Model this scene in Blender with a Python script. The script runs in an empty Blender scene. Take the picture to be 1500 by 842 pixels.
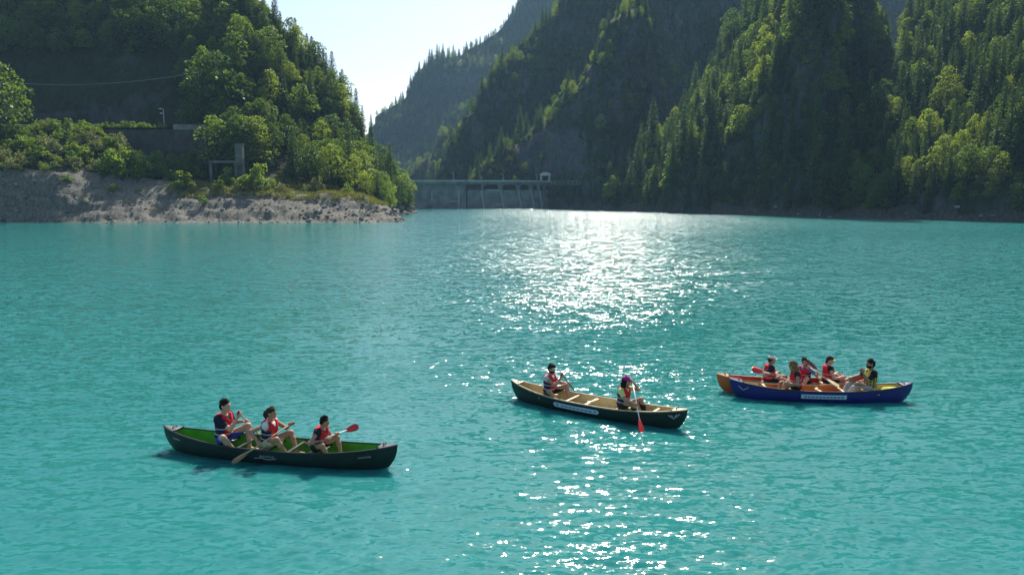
import bpy, math, random
import numpy as np
from mathutils import Vector, Matrix, Quaternion

SC = bpy.context.scene
COL = SC.collection
R = math.radians
rng = np.random.default_rng(11)
random.seed(7)

# ------------------------------------------------------------------ camera
CAM_H, PITCH, FPX = 5.55, R(7.0), 1071.0          # height above the lake, tilt down, focal length in photo pixels
cam_d = bpy.data.cameras.new('camera')
cam_d.sensor_width = 36.0
cam_d.lens = FPX / 1500.0 * 36.0
cam_d.clip_start, cam_d.clip_end = 0.1, 6000
cam = bpy.data.objects.new('camera', cam_d)
COL.objects.link(cam)
cam.location = (0, 0, CAM_H)
cam.rotation_euler = (R(90) - PITCH, 0, 0)
SC.camera = cam

# ------------------------------------------------------------------ sky, sun, exposure
SUN_EL, SUN_AZ = R(46), R(9.3)                    # azimuth from +Y towards +X
w = bpy.data.worlds.new('World')
SC.world = w
w.use_nodes = True
nt = w.node_tree
nt.nodes.clear()
sky = nt.nodes.new('ShaderNodeTexSky')
sky.sky_type = 'NISHITA'
sky.sun_disc = False
sky.sun_elevation = SUN_EL
sky.sun_rotation = SUN_AZ
sky.air_density, sky.dust_density, sky.ozone_density = 1.0, 1.2, 1.0
bg = nt.nodes.new('ShaderNodeBackground')
bg.inputs['Strength'].default_value = 0.10
wo = nt.nodes.new('ShaderNodeOutputWorld')
nt.links.new(sky.outputs[0], bg.inputs['Color'])
nt.links.new(bg.outputs[0], wo.inputs['Surface'])
sun_d = bpy.data.lights.new('sun', 'SUN')
sun_d.energy = 5.0
sun_d.angle = R(0.53)
sun_d.color = (1.0, 0.95, 0.86)
sun = bpy.data.objects.new('sun', sun_d)
COL.objects.link(sun)
SUN_V = Vector((math.sin(SUN_AZ) * math.cos(SUN_EL), math.cos(SUN_AZ) * math.cos(SUN_EL), math.sin(SUN_EL)))
sun.rotation_euler = SUN_V.to_track_quat('Z', 'Y').to_euler()
sun.location = (60, 400, 380)
SC.view_settings.view_transform = 'Standard'
SC.view_settings.look = 'None'
SC.view_settings.exposure = 0.74
SC.view_settings.gamma = 1.0
SC.render.engine = 'CYCLES'
SC.cycles.max_bounces = 6
SC.cycles.diffuse_bounces = 3
SC.cycles.glossy_bounces = 3
SC.cycles.transmission_bounces = 3
SC.cycles.volume_bounces = 0
SC.cycles.caustics_reflective = False
SC.cycles.caustics_refractive = False
SC.cycles.sample_clamp_indirect = 4.0

# ------------------------------------------------------------------ helpers
CP, SP = math.cos(PITCH), math.sin(PITCH)
def pix(px, py, d):
    """photo pixel + forward distance -> world point"""
    Y = FPX * CP + (421 - py) * SP
    Z = -FPX * SP + (421 - py) * CP
    return np.array([(px - 750) / Y * d, d, CAM_H + Z / Y * d])
def on_z(px, py, z=0.0):
    """photo pixel + known height -> world point"""
    Y = FPX * CP + (421 - py) * SP
    Z = -FPX * SP + (421 - py) * CP
    d = (z - CAM_H) / Z * Y
    return np.array([(px - 750) / Y * d, d, z])
def project(P):
    P = np.atleast_2d(P)
    x, y, z = P[:, 0], P[:, 1], P[:, 2] - CAM_H
    f = y * CP - z * SP
    u = y * SP + z * CP
    return 750 + FPX * x / f, 421 - FPX * u / f

def tag(o, label=None, cat=None, group=None, kind=None):
    if label: o['label'] = label
    if cat: o['category'] = cat
    if group: o['group'] = group
    if kind: o['kind'] = kind
    return o
def mesh_np(name, V, F, mats=None, smooth=False, mi=None):
    """mesh from numpy verts and a list/array of faces"""
    me = bpy.data.meshes.new(name)
    V = np.asarray(V, np.float32)
    if isinstance(F, np.ndarray):
        n, k = F.shape
        me.vertices.add(len(V)); me.vertices.foreach_set('co', V.ravel())
        me.loops.add(n * k); me.loops.foreach_set('vertex_index', F.astype(np.int32).ravel())
        me.polygons.add(n); me.polygons.foreach_set('loop_start', np.arange(0, n * k, k, dtype=np.int32))
        me.polygons.foreach_set('loop_total', np.full(n, k, np.int32))
    else:
        me.from_pydata([tuple(v) for v in V], [], [tuple(f) for f in F])
    if mats:
        for m in (mats if isinstance(mats, (list, tuple)) else [mats]): me.materials.append(m)
    if mi is not None: me.polygons.foreach_set('material_index', np.asarray(mi, np.int32))
    if smooth: me.polygons.foreach_set('use_smooth', np.ones(len(me.polygons), bool))
    me.update(); me.validate()
    return me
def add(name, me, parent=None, loc=None):
    o = bpy.data.objects.new(name, me)
    COL.objects.link(o)
    if parent is not None: o.parent = parent
    if loc is not None: o.location = loc
    return o
def empty(name, loc=(0, 0, 0), rz=0.0):
    o = bpy.data.objects.new(name, None)
    o.empty_display_size = 0.2
    COL.objects.link(o)
    o.location = loc; o.rotation_euler = (0, 0, rz)
    return o

class MB:
    """collects quads/tris of one mesh"""
    def __init__(s): s.V, s.F, s.n = [], [], 0
    def raw(s, V, F):
        s.V.append(np.asarray(V, float)); s.F += [tuple(int(i) + s.n for i in f) for f in F]; s.n += len(V)
        return s
    def box(s, c, size, M=None):
        x, y, z = [v / 2 for v in size]
        V = np.array([(i, j, k) for i in (-x, x) for j in (-y, y) for k in (-z, z)])
        if M is not None: V = V @ np.array(M).T
        return s.raw(V + np.array(c), [(0, 1, 3, 2), (4, 6, 7, 5), (0, 4, 5, 1), (2, 3, 7, 6), (0, 2, 6, 4), (1, 5, 7, 3)])
    def tube(s, pts, rad, n=8, cap=True, flat=1.0):
        pts = np.asarray(pts, float); m = len(pts)
        rad = np.broadcast_to(rad, (m,))
        t = np.gradient(pts, axis=0); t /= np.linalg.norm(t, axis=1)[:, None] + 1e-9
        ref = np.array([0, 0, 1.0]) if abs(t[:, 2]).mean() < .8 else np.array([1.0, 0, 0])
        a = np.cross(t, ref); a /= np.linalg.norm(a, axis=1)[:, None] + 1e-9
        b = np.cross(t, a)
        ang = np.arange(n) * 2 * np.pi / n
        V = pts[:, None, :] + rad[:, None, None] * (a[:, None, :] * np.cos(ang)[None, :, None] + flat * b[:, None, :] * np.sin(ang)[None, :, None])
        F = [(i * n + j, i * n + (j + 1) % n, (i + 1) * n + (j + 1) % n, (i + 1) * n + j) for i in range(m - 1) for j in range(n)]
        if cap: F += [tuple(range(n - 1, -1, -1)), tuple((m - 1) * n + j for j in range(n))]
        return s.raw(V.reshape(-1, 3), F)
    def grid(s, P):
        a, b = P.shape[:2]
        return s.raw(P.reshape(-1, 3), [(i * b + j, (i + 1) * b + j, (i + 1) * b + j + 1, i * b + j + 1) for i in range(a - 1) for j in range(b - 1)])
    def mesh(s, name, mats, smooth=False): return mesh_np(name, np.concatenate(s.V), s.F, mats, smooth)

# value noise -------------------------------------------------------
_perm = np.random.default_rng(3).random(65536).astype(np.float32)
def _h(i, j, k): return _perm[(i * 73856093 ^ j * 19349663 ^ k * 83492791) & 65535]
def vnoise(P):
    P = np.asarray(P, float); I = np.floor(P).astype(np.int64); f = P - I; f = f * f * (3 - 2 * f)
    r = 0
    for a in (0, 1):
        for b in (0, 1):
            for c in (0, 1):
                wgt = (f[..., 0] if a else 1 - f[..., 0]) * (f[..., 1] if b else 1 - f[..., 1]) * (f[..., 2] if c else 1 - f[..., 2])
                r = r + wgt * _h(I[..., 0] + a, I[..., 1] + b, I[..., 2] + c)
    return r * 2 - 1
def fbm(P, octv=4, gain=.5):
    P = np.asarray(P, float); r, a = 0, 1
    for o in range(octv): r = r + a * vnoise(P * 2 ** o + 17.3 * o); a *= gain
    return r

# ------------------------------------------------------------------ materials
MATS = {}
def pmat(name, col, rough=.6, spec=.4, var=.0, vscale=6.0, metal=0.0, bump=0.0, bscale=30, coat=0.0, bdist=.01):
    m = bpy.data.materials.new(name); m.use_nodes = True
    t = m.node_tree; b = t.nodes['Principled BSDF']
    b.inputs['Roughness'].default_value = rough
    b.inputs['Specular IOR Level'].default_value = spec
    b.inputs['Metallic'].default_value = metal
    b.inputs['Coat Weight'].default_value = coat
    b.inputs['Base Color'].default_value = (*col, 1)
    if var or bump:
        tc = t.nodes.new('ShaderNodeTexCoord')
    if var:
        n = t.nodes.new('ShaderNodeTexNoise'); n.inputs['Scale'].default_value = vscale; n.inputs['Detail'].default_value = 4
        t.links.new(tc.outputs['Object'], n.inputs['Vector'])
        r = t.nodes.new('ShaderNodeValToRGB')
        r.color_ramp.elements[0].position, r.color_ramp.elements[1].position = .3, .7
        r.color_ramp.elements[0].color = (*[c * (1 - var) for c in col], 1)
        r.color_ramp.elements[1].color = (*[min(1, c * (1 + var)) for c in col], 1)
        t.links.new(n.outputs[0], r.inputs[0]); t.links.new(r.outputs[0], b.inputs['Base Color'])
    if bump:
        n2 = t.nodes.new('ShaderNodeTexNoise'); n2.inputs['Scale'].default_value = bscale; n2.inputs['Detail'].default_value = 5
        t.links.new(tc.outputs['Object'], n2.inputs['Vector'])
        bp = t.nodes.new('ShaderNodeBump'); bp.inputs['Strength'].default_value = bump; bp.inputs['Distance'].default_value = bdist
        t.links.new(n2.outputs[0], bp.inputs['Height']); t.links.new(bp.outputs[0], b.inputs['Normal'])
    MATS[name] = m
    return m
def leafmat(name, c1, c2, trans=.45, tcol=None):
    m = bpy.data.materials.new(name); m.use_nodes = True
    t = m.node_tree; t.nodes.clear(); L = t.links.new; N = t.nodes.new
    out = N('ShaderNodeOutputMaterial')
    oi = N('ShaderNodeObjectInfo'); g = N('ShaderNodeNewGeometry')
    ad = N('ShaderNodeMath'); ad.operation = 'MULTIPLY_ADD'
    L(oi.outputs['Random'], ad.inputs[0]); ad.inputs[1].default_value = .65
    mm = N('ShaderNodeMath'); mm.operation = 'MULTIPLY'; mm.inputs[1].default_value = .35
    L(g.outputs['Random Per Island'], mm.inputs[0]); L(mm.outputs[0], ad.inputs[2])
    mx = N('ShaderNodeMix'); mx.data_type = 'RGBA'
    L(ad.outputs[0], mx.inputs[0]); mx.inputs[6].default_value = (*c1, 1); mx.inputs[7].default_value = (*c2, 1)
    d = N('ShaderNodeBsdfDiffuse'); L(mx.outputs[2], d.inputs[0])
    tr = N('ShaderNodeBsdfTranslucent')
    hs = N('ShaderNodeMix'); hs.data_type = 'RGBA'; hs.blend_type = 'MULTIPLY'; hs.inputs[0].default_value = 1
    L(mx.outputs[2], hs.inputs[6]); hs.inputs[7].default_value = (*(tcol or (2.5, 2.1, .7)), 1)
    L(hs.outputs[2], tr.inputs[0])
    gl = N('ShaderNodeBsdfGlossy'); gl.inputs['Roughness'].default_value = .45; gl.inputs[0].default_value = (.8, .85, .8, 1)
    s1 = N('ShaderNodeMixShader'); s1.inputs[0].default_value = trans; L(d.outputs[0], s1.inputs[1]); L(tr.outputs[0], s1.inputs[2])
    s2 = N('ShaderNodeMixShader'); s2.inputs[0].default_value = .035; L(s1.outputs[0], s2.inputs[1]); L(gl.outputs[0], s2.inputs[2])
    L(s2.outputs[0], out.inputs[0])
    MATS[name] = m
    return m
def groundmat(name, rock, soil, steep=(.45, .75), scale=.12, bump=1.0):
    """rock where steep, soil and moss where the slope is gentler"""
    m = bpy.data.materials.new(name); m.use_nodes = True
    t = m.node_tree; L = t.links.new; N = t.nodes.new; b = t.nodes['Principled BSDF']
    b.inputs['Roughness'].default_value = .9; b.inputs['Specular IOR Level'].default_value = .15
    g = N('ShaderNodeNewGeometry'); sx = N('ShaderNodeSeparateXYZ'); L(g.outputs['Normal'], sx.inputs[0])
    n = N('ShaderNodeTexNoise'); n.inputs['Scale'].default_value = scale; n.inputs['Detail'].default_value = 8; n.inputs['Roughness'].default_value = .65
    L(g.outputs['Position'], n.inputs['Vector'])
    a = N('ShaderNodeMath'); a.operation = 'MULTIPLY_ADD'; a.inputs[1].default_value = .5; L(n.outputs[0], a.inputs[0]); L(sx.outputs[2], a.inputs[2])
    mr = N('ShaderNodeMapRange'); L(a.outputs[0], mr.inputs[0]); mr.inputs[1].default_value = steep[0] + .25; mr.inputs[2].default_value = steep[1] + .25
    v = N('ShaderNodeTexNoise'); v.inputs['Scale'].default_value = scale * 7; v.inputs['Detail'].default_value = 7; v.inputs['Roughness'].default_value = .7
    mp = N('ShaderNodeMapping'); mp.inputs['Scale'].default_value = (1, 1, .35); L(g.outputs['Position'], mp.inputs[0]); L(mp.outputs[0], v.inputs['Vector'])
    rr = N('ShaderNodeValToRGB'); rr.color_ramp.elements[0].position = .35; rr.color_ramp.elements[1].position = .7
    rr.color_ramp.elements[0].color = (*[c * .45 for c in rock], 1); rr.color_ramp.elements[1].color = (*[c * 1.3 for c in rock], 1)
    L(v.outputs[0], rr.inputs[0])
    sr = N('ShaderNodeValToRGB'); sr.color_ramp.elements[0].position = .3; sr.color_ramp.elements[1].position = .7
    sr.color_ramp.elements[0].color = (*[c * .5 for c in soil], 1); sr.color_ramp.elements[1].color = (*[c * 1.4 for c in soil], 1)
    L(v.outputs[0], sr.inputs[0])
    mx = N('ShaderNodeMix'); mx.data_type = 'RGBA'; L(mr.outputs[0], mx.inputs[0]); L(rr.outputs[0], mx.inputs[6]); L(sr.outputs[0], mx.inputs[7])
    L(mx.outputs[2], b.inputs['Base Color'])
    bp = N('ShaderNodeBump'); bp.inputs['Strength'].default_value = .9; bp.inputs['Distance'].default_value = bump
    L(v.outputs[0], bp.inputs['Height']); L(bp.outputs[0], b.inputs['Normal'])
    MATS[name] = m
    return m

groundmat('slope', (.075, .08, .082), (.025, .036, .016), steep=(.22, .50), scale=.10, bump=1.2)
groundmat('spit_ground', (.15, .14, .115), (.18, .167, .135), steep=(.6, .95), scale=.25, bump=.35)
pmat('bark', (.055, .045, .035), .9, .1, .4, 3)
leafmat('leaf_a', (.036, .088, .013), (.145, .205, .030), .58)
leafmat('leaf_b', (.028, .068, .012), (.068, .118, .02), .52)
leafmat('needle', (.019, .048, .015), (.062, .102, .026), .42, (2.0, 1.9, .9))
leafmat('shrub_leaf', (.045, .105, .015), (.12, .19, .03), .55)
leafmat('shrub_grey', (.09, .12, .06), (.13, .16, .09), .4)
leafmat('far_leaf', (.035, .065, .022), (.075, .10, .03), .35)
leafmat('grass', (.13, .15, .035), (.24, .22, .06), .4, (1.2, 1.2, .6))
pmat('stone', (.15, .142, .126), .9, .15, .5, .9)
pmat('stone_pale', (.27, .26, .235), .9, .15, .3, .9)
pmat('stone_dark', (.065, .063, .06), .9, .15, .3, .9)
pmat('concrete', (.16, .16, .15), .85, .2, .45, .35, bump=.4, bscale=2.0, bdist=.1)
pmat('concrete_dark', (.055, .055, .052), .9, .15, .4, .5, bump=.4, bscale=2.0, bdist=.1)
pmat('dam_concrete', (.20, .20, .19), .85, .2, .4, .3, bump=.4, bscale=1.5, bdist=.1)
pmat('concrete_mid', (.11, .11, .10), .85, .2, .45, .35, bump=.4, bscale=2.0, bdist=.1)
pmat('concrete_pale', (.46, .47, .45), .85, .2, .2, .8)
pmat('recess', (.02, .022, .024), .95, .1, .2, 1)
pmat('asphalt', (.05, .05, .05), .9, .2, .2, 3)
pmat('galvanised', (.45, .46, .47), .45, .5, .1, 2, metal=.7)
pmat('wire', (.25, .26, .27), .5, .4, metal=.3)
pmat('plaster_white', (.62, .62, .58), .85, .2, .15, 1)
pmat('roof_grey', (.14, .14, .14), .8, .2, .2, 1)
pmat('glass_dark', (.02, .025, .03), .15, .5)

# ------------------------------------------------------------------ terrain
def kz(py):
    return (-FPX * SP + (421 - py) * CP) / (FPX * CP + (421 - py) * SP)
def prof(d0, z0, segs, back=((45, -30), (110, -110))):
    """profile of a mountainside along one bearing: from its foot, each segment climbs at slope m until it reaches the sight line of pixel row py"""
    P = [(d0 - 8, z0 - 6), (d0, z0)]
    for m, py in segs:
        d0, z0 = P[-1]; k = kz(py)
        d = (z0 - m * d0 - CAM_H) / (k - m)
        if d <= d0 + .5: d = d0 + .5
        P.append((d, CAM_H + k * d))
    nf = len(P)
    dl, zl = P[-1]
    for a, b in back: P.append((dl + a, zl + b))
    return P, nf
def resample(P, n):
    P = np.array(P, float); s = np.r_[0, np.cumsum(np.hypot(*np.diff(P, axis=0).T))]
    t = np.linspace(0, s[-1], n)
    return np.c_[np.interp(t, s, P[:, 0]), np.interp(t, s, P[:, 1])]
SHEETS = {}
def sheet(name, cols, nf, nb, ncol, amp, lam, mat, ampfun=None, seed=0):
    pxs, fr, bk = [], [], []
    for px, (P, k) in cols:
        pxs.append(px); fr.append(resample(P[:k], nf)); bk.append(resample(P[k - 1:], nb + 1)[1:])
    A = np.concatenate([np.array(fr), np.array(bk)], 1)                # ncols, nf+nb, 2
    xs = np.linspace(pxs[0], pxs[-1], ncol)
    G = np.empty((ncol, nf + nb, 2))
    for j in range(nf + nb):
        for c in range(2): G[:, j, c] = np.interp(xs, pxs, A[:, j, c])
    d, z = G[..., 0], G[..., 1]
    k = (z - CAM_H) / d                                                # bearing of each point
    q = (k * FPX * CP + FPX * SP) / (CP - k * SP)
    Yc = FPX * CP + q * SP
    P = np.stack([(xs[:, None] - 750) / Yc * d, d, z], -1)
    du = np.gradient(P, axis=0); dv = np.gradient(P, axis=1)
    N = np.cross(du, dv); N /= np.linalg.norm(N, axis=-1)[..., None] + 1e-9
    ns = fbm(P / lam + seed * 7.7, 5, .55)
    a = amp * np.clip((z + 1) / 8, .15, 1)
    if ampfun is not None: a = a * ampfun(P, xs)
    P = P + N * (ns * a)[..., None]
    if name == 'left_hillside':          # ledges and erosion channels of the bare bank
        bank = np.clip((P[..., 1] - 163) / 3, 0, 1) * np.clip((186 - P[..., 1]) / 5, 0, 1)
        P = P + N * (bank * (.55 * fbm(P * np.array([.22, .22, 1.3]), 4) + .30 * fbm(P * np.array([.9, .5, .9]) + 5, 3)))[..., None]
    b = nf + nb
    F = np.array([(i * b + j, (i + 1) * b + j, (i + 1) * b + j + 1, i * b + j + 1) for i in range(ncol - 1) for j in range(b - 1)])
    me = mesh_np(name, P.reshape(-1, 3), F, mat, True)
    o = add(name, me); tag(o, kind='structure')
    SHEETS[name] = (P, nf)
    return o

SHORE_R = lambda px: np.interp(px, [808, 890, 1205, 1500, 1620], [306.2, 309, 317.6, 326, 329.5])
def shore_d(px): return on_z(px, SHORE_R(px))[1]
M_ = MATS

# left hill: bank, terrace, road shelf, cliff and wooded slope; profiles by bearing as (pixel row, distance)
A_cols = [
 (-160, [(335, 158), (327, 164), (252, 172), (192, 190), (190, 213), (187, 216), (95, 232), (20, 245), (-30, 258), (-120, 300)]),
 (0, [(335, 158), (327, 164), (252, 172), (192, 190), (190, 213), (187, 216), (95, 232), (20, 245), (-30, 258), (-120, 300)]),
 (85, [(335, 158), (327, 164), (256, 172.5), (192, 193), (190, 213), (187, 216), (95, 232), (22, 245), (-30, 258), (-120, 300)]),
 (150, [(335, 158), (327, 164), (272, 177), (193, 197), (190, 213), (187, 216), (100, 232), (26, 245), (-28, 258), (-120, 300)]),
 (225, [(335, 158), (326.5, 164), (284, 177.5), (264, 184), (250, 196), (246, 207), (188, 215), (112, 230), (34, 247), (-110, 300)]),
 (300, [(335, 158), (326.5, 164), (281, 177.5), (270, 184), (264, 194), (252, 203), (190, 212), (140, 224), (60, 250), (-60, 302)]),
 (350, [(335, 158), (326.5, 164), (280, 177.5), (272, 184), (266, 190), (240, 197), (190, 208), (130, 226), (80, 240), (-35, 262)]),
 (400, [(335, 158), (326.5, 164), (282, 177.5), (277, 184), (272, 190), (258, 198), (215, 212), (150, 230), (82, 244), (20, 260)]),
 (450, [(335, 158), (326.5, 164), (286, 177.5), (282, 184), (279, 190), (266, 203), (225, 220), (180, 235), (122, 247), (72, 260)]),
 (490, [(335, 158), (326.3, 164), (288, 177.5), (285, 184), (283, 192), (275, 206), (245, 222), (210, 236), (168, 247), (130, 260)]),
 (520, [(335, 158), (326.2, 164), (290, 177.5), (288, 184), (287, 195), (281, 210), (260, 224), (240, 238), (214, 247), (186, 260)]),
 (545, [(335, 158), (326, 164), (297, 177.5), (294, 184), (294, 198), (288, 215), (275, 230), (262, 245), (250, 254), (234, 264)]),
 (565, [(335, 158), (326, 164.5), (306, 175), (303, 184), (306, 194), (308, 215), (300, 232), (285, 246), (276, 258), (270, 266)]),
 (580, [(335, 158), (325.6, 165), (318, 169), (318, 176), (324, 184), (321, 205), (316, 235), (304, 250), (292, 262), (284, 270)]),
 (592, [(337, 158), (329, 166), (327, 170), (328, 178), (328, 188), (323, 215), (317, 245), (306, 258), (296, 266), (290, 274)]),
 (603, [(340, 158), (333, 166), (332, 170), (330, 178), (328, 195), (322, 225), (316, 252), (311, 263), (304, 270), (299, 276)]),
 (612, [(342, 158), (338, 166), (336, 170), (332, 178), (330, 200), (324, 230), (319, 255), (316, 265), (314, 272), (313, 278)]),
]
def A_prof(rows):
    P = [(d, CAM_H + kz(py) * d) for py, d in rows]
    n = len(P); dl, zl = P[-1]
    return P + [(dl + 30, zl - 18), (dl + 70, min(zl - 60, -6))], n
def A_amp(P, xs):
    z, d = P[..., 2], P[..., 1]
    a = np.clip((d - 192) / 12, 0, 1) * 1.0 + .14
    return a * np.clip((612 - xs) / 60, .25, 1)[:, None]
def sheet_A():
    # piecewise resampling that keeps the bank and shelf edges sharp: the same share of points between the same breakpoints
    share = [3, 14, 10, 8, 9, 6, 12, 10, 16]
    cols = []
    for px, rows in A_cols:
        P, n = A_prof(rows)
        L = []
        for i in range(n - 1):
            for t in np.arange(share[i]) / share[i]: L.append(tuple(np.array(P[i]) * (1 - t) + np.array(P[i + 1]) * t))
        L.append(P[n - 1])
        cols.append((px, L, P[n - 1:]))
    nf = len(cols[0][1])
    global resample
    keep = resample
    res = []
    for px, L, B in cols: res.append((px, (L + B[1:], nf)))
    def rs(P, n):
        P = np.array(P, float)
        return P if len(P) == n else keep(P, n)
    resample = rs
    o = sheet('left_hillside', res, nf, 8, 300, 3.2, 22, [M_['slope'], M_['spit_ground']], A_amp, 1)
    resample = keep
    me = o.data
    c = np.empty(len(me.polygons) * 3, np.float32); me.polygons.foreach_get('center', c); c = c.reshape(-1, 3)
    me.polygons.foreach_set('material_index', ((c[:, 1] < 184) & (c[:, 2] < 12.0)).astype(np.int32))
    me.update()
sheet_A()

sheet('right_mountain', [(px, prof(shore_d(px), 0, s)) for px, s in [
 (884, [(1.0, 305), (.6, 303)]), (905, [(1.2, 299), (.6, 284)]), (930, [(1.5, 294), (.62, 256)]), (960, [(1.6, 288), (.62, 212)]),
 (1000, [(1.7, 272), (.62, 165)]), (1040, [(1.7, 250), (.62, 100)]), (1080, [(1.8, 222), (.62, 38)]), (1110, [(1.9, 185), (.62, -20)]),
 (1140, [(2.0, 140), (.62, -60)]), (1175, [(2.0, 60), (.62, -100)]), (1205, [(2.1, -10), (.6, -110)])] ] + [
 (1225, prof(238, 4, [(2.1, 10), (.6, -70)])), (1260, prof(262, 8, [(2.1, 25), (.6, -30)])), (1300, prof(285, 12, [(1.8, 100), (.6, 60)])), (1340, prof(300, 12, [(1.2, 220), (.6, 200)]))], 60, 8, 190, 4.0, 26, M_['slope'], seed=2)
sheet('right_spur', [(px, prof(shore_d(px), 0, s)) for px, s in [
 (1201, [(1.0, 316), (.6, 314)]), (1220, [(1.2, 305), (.6, 284)]), (1240, [(1.2, 303), (.6, 250)]), (1290, [(1.2, 298), (.62, 168)]),
 (1325, [(1.3, 294), (.62, 78)]), (1350, [(1.4, 288), (.62, 0)]), (1400, [(1.8, 270), (.62, -70)]), (1450, [(2.2, 240), (.62, -110)]),
 (1500, [(2.4, 215), (.62, -130)]), (1620, [(2.5, 205), (.62, -150)])]], 64, 8, 150, 3.5, 22, M_['slope'], seed=3)
sheet('gorge_mountain', [(px, prof(d0, z0, [(1.9, c + (24 if px > 720 else 8)), (.6, c)])) for px, d0, z0, c in [
 (690, 388, 4, 268), (720, 388, 4, 232), (760, 388, 4, 200), (800, 388, 2, 170), (812, 375, 0, 162), (850, 345, 0, 128), (880, 330, 0, 82), (920, 340, 2, 20),
 (960, 385, 4, -45), (1000, 430, 4, -65), (1120, 520, 4, -85), (1260, 560, 4, -90), (1400, 560, 4, -80)]], 60, 8, 170, 6.5, 30, M_['slope'], seed=4)
sheet('gorge_spur', [(px, prof(440, 6, [(1.7, c + 20), (.7, c)])) for px, c in [
 (630, 275), (640, 262), (650, 242), (660, 220), (680, 172), (720, 110), (760, 64), (800, 20), (840, -30), (900, -110), (1000, -200), (1100, -260)]], 44, 6, 110, 7.0, 40, M_['slope'], seed=5)
sheet('far_lit_slope', [(px, prof(590, 0, [(.85, c)])) for px, c in [
 (575, 284), (590, 272), (605, 256), (625, 232), (645, 205), (665, 186), (700, 175)]], 24, 5, 50, 5.0, 40, M_['slope'], seed=6)
sheet('far_mountain', [(px, prof(820, -4, [(.95, c)])) for px, c in [
 (430, 275), (500, 230), (535, 192), (560, 167), (600, 124), (640, 94), (680, 68), (720, 44), (770, 10), (800, -20), (860, -80), (960, -160), (1100, -230)]], 40, 6, 110, 16.0, 80, M_['slope'], seed=8)

# the same hillsides going on beyond the picture
sheet('left_shore_hillside', [(px, A_prof(A_cols[0][1])) for px in (-620, -400, -157)], 60, 8, 60, 1.2, 22, M_['slope'], seed=1)
sheet('right_shore_hillside', [(px, prof(shore_d(px), 0, [(2.5, 205), (.62, -150)])) for px in (1616, 1800, 2100)], 60, 8, 60, 3.5, 22, M_['slope'], seed=3)
groundmat('rock_face', (.105, .11, .115), (.05, .055, .04), steep=(.55, .9), scale=.12, bump=1.5)
groundmat('shore_rock', (.085, .08, .07), (.09, .085, .07), steep=(.4, .8), scale=.2, bump=.6)
def rock_patches(name, ells, zs):
    me = bpy.data.objects[name].data
    me.materials.append(M_['rock_face']); me.materials.append(M_['shore_rock'])
    c = np.empty(len(me.polygons) * 3, np.float32); me.polygons.foreach_get('center', c); c = c.reshape(-1, 3)
    px, py = project(c); n = fbm(c / 9, 3); mi = np.zeros(len(c), np.int32)
    for x, y, rx, ry in ells: mi[((px - x) / rx) ** 2 + ((py - y) / ry) ** 2 + .7 * n < 1] = 1
    mi[c[:, 2] < zs + 2.0 * n] = 2
    me.polygons.foreach_set('material_index', mi); me.update()
rock_patches('gorge_mountain', [(808, 226, 56, 36), (870, 275, 40, 16), (900, 150, 20, 30), (985, 40, 18, 16)], 5)
rock_patches('right_mountain', [(915, 292, 20, 14), (1060, 262, 22, 16), (1150, 120, 10, 24)], 5)
rock_patches('right_spur', [(1340, 296, 40, 14)], 4)
rock_patches('gorge_spur', [(700, 190, 14, 26), (760, 120, 16, 16)], 2)

# lake bed ------------------------------------------------------------
bed = MB(); bed.grid(np.array([[(x, y, -9.0) for y in (-300, 1000)] for x in (-900, 900)], float))
tag(add('lake_bed', bed.mesh('lake_bed', M_['spit_ground'])), kind='structure')

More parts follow.
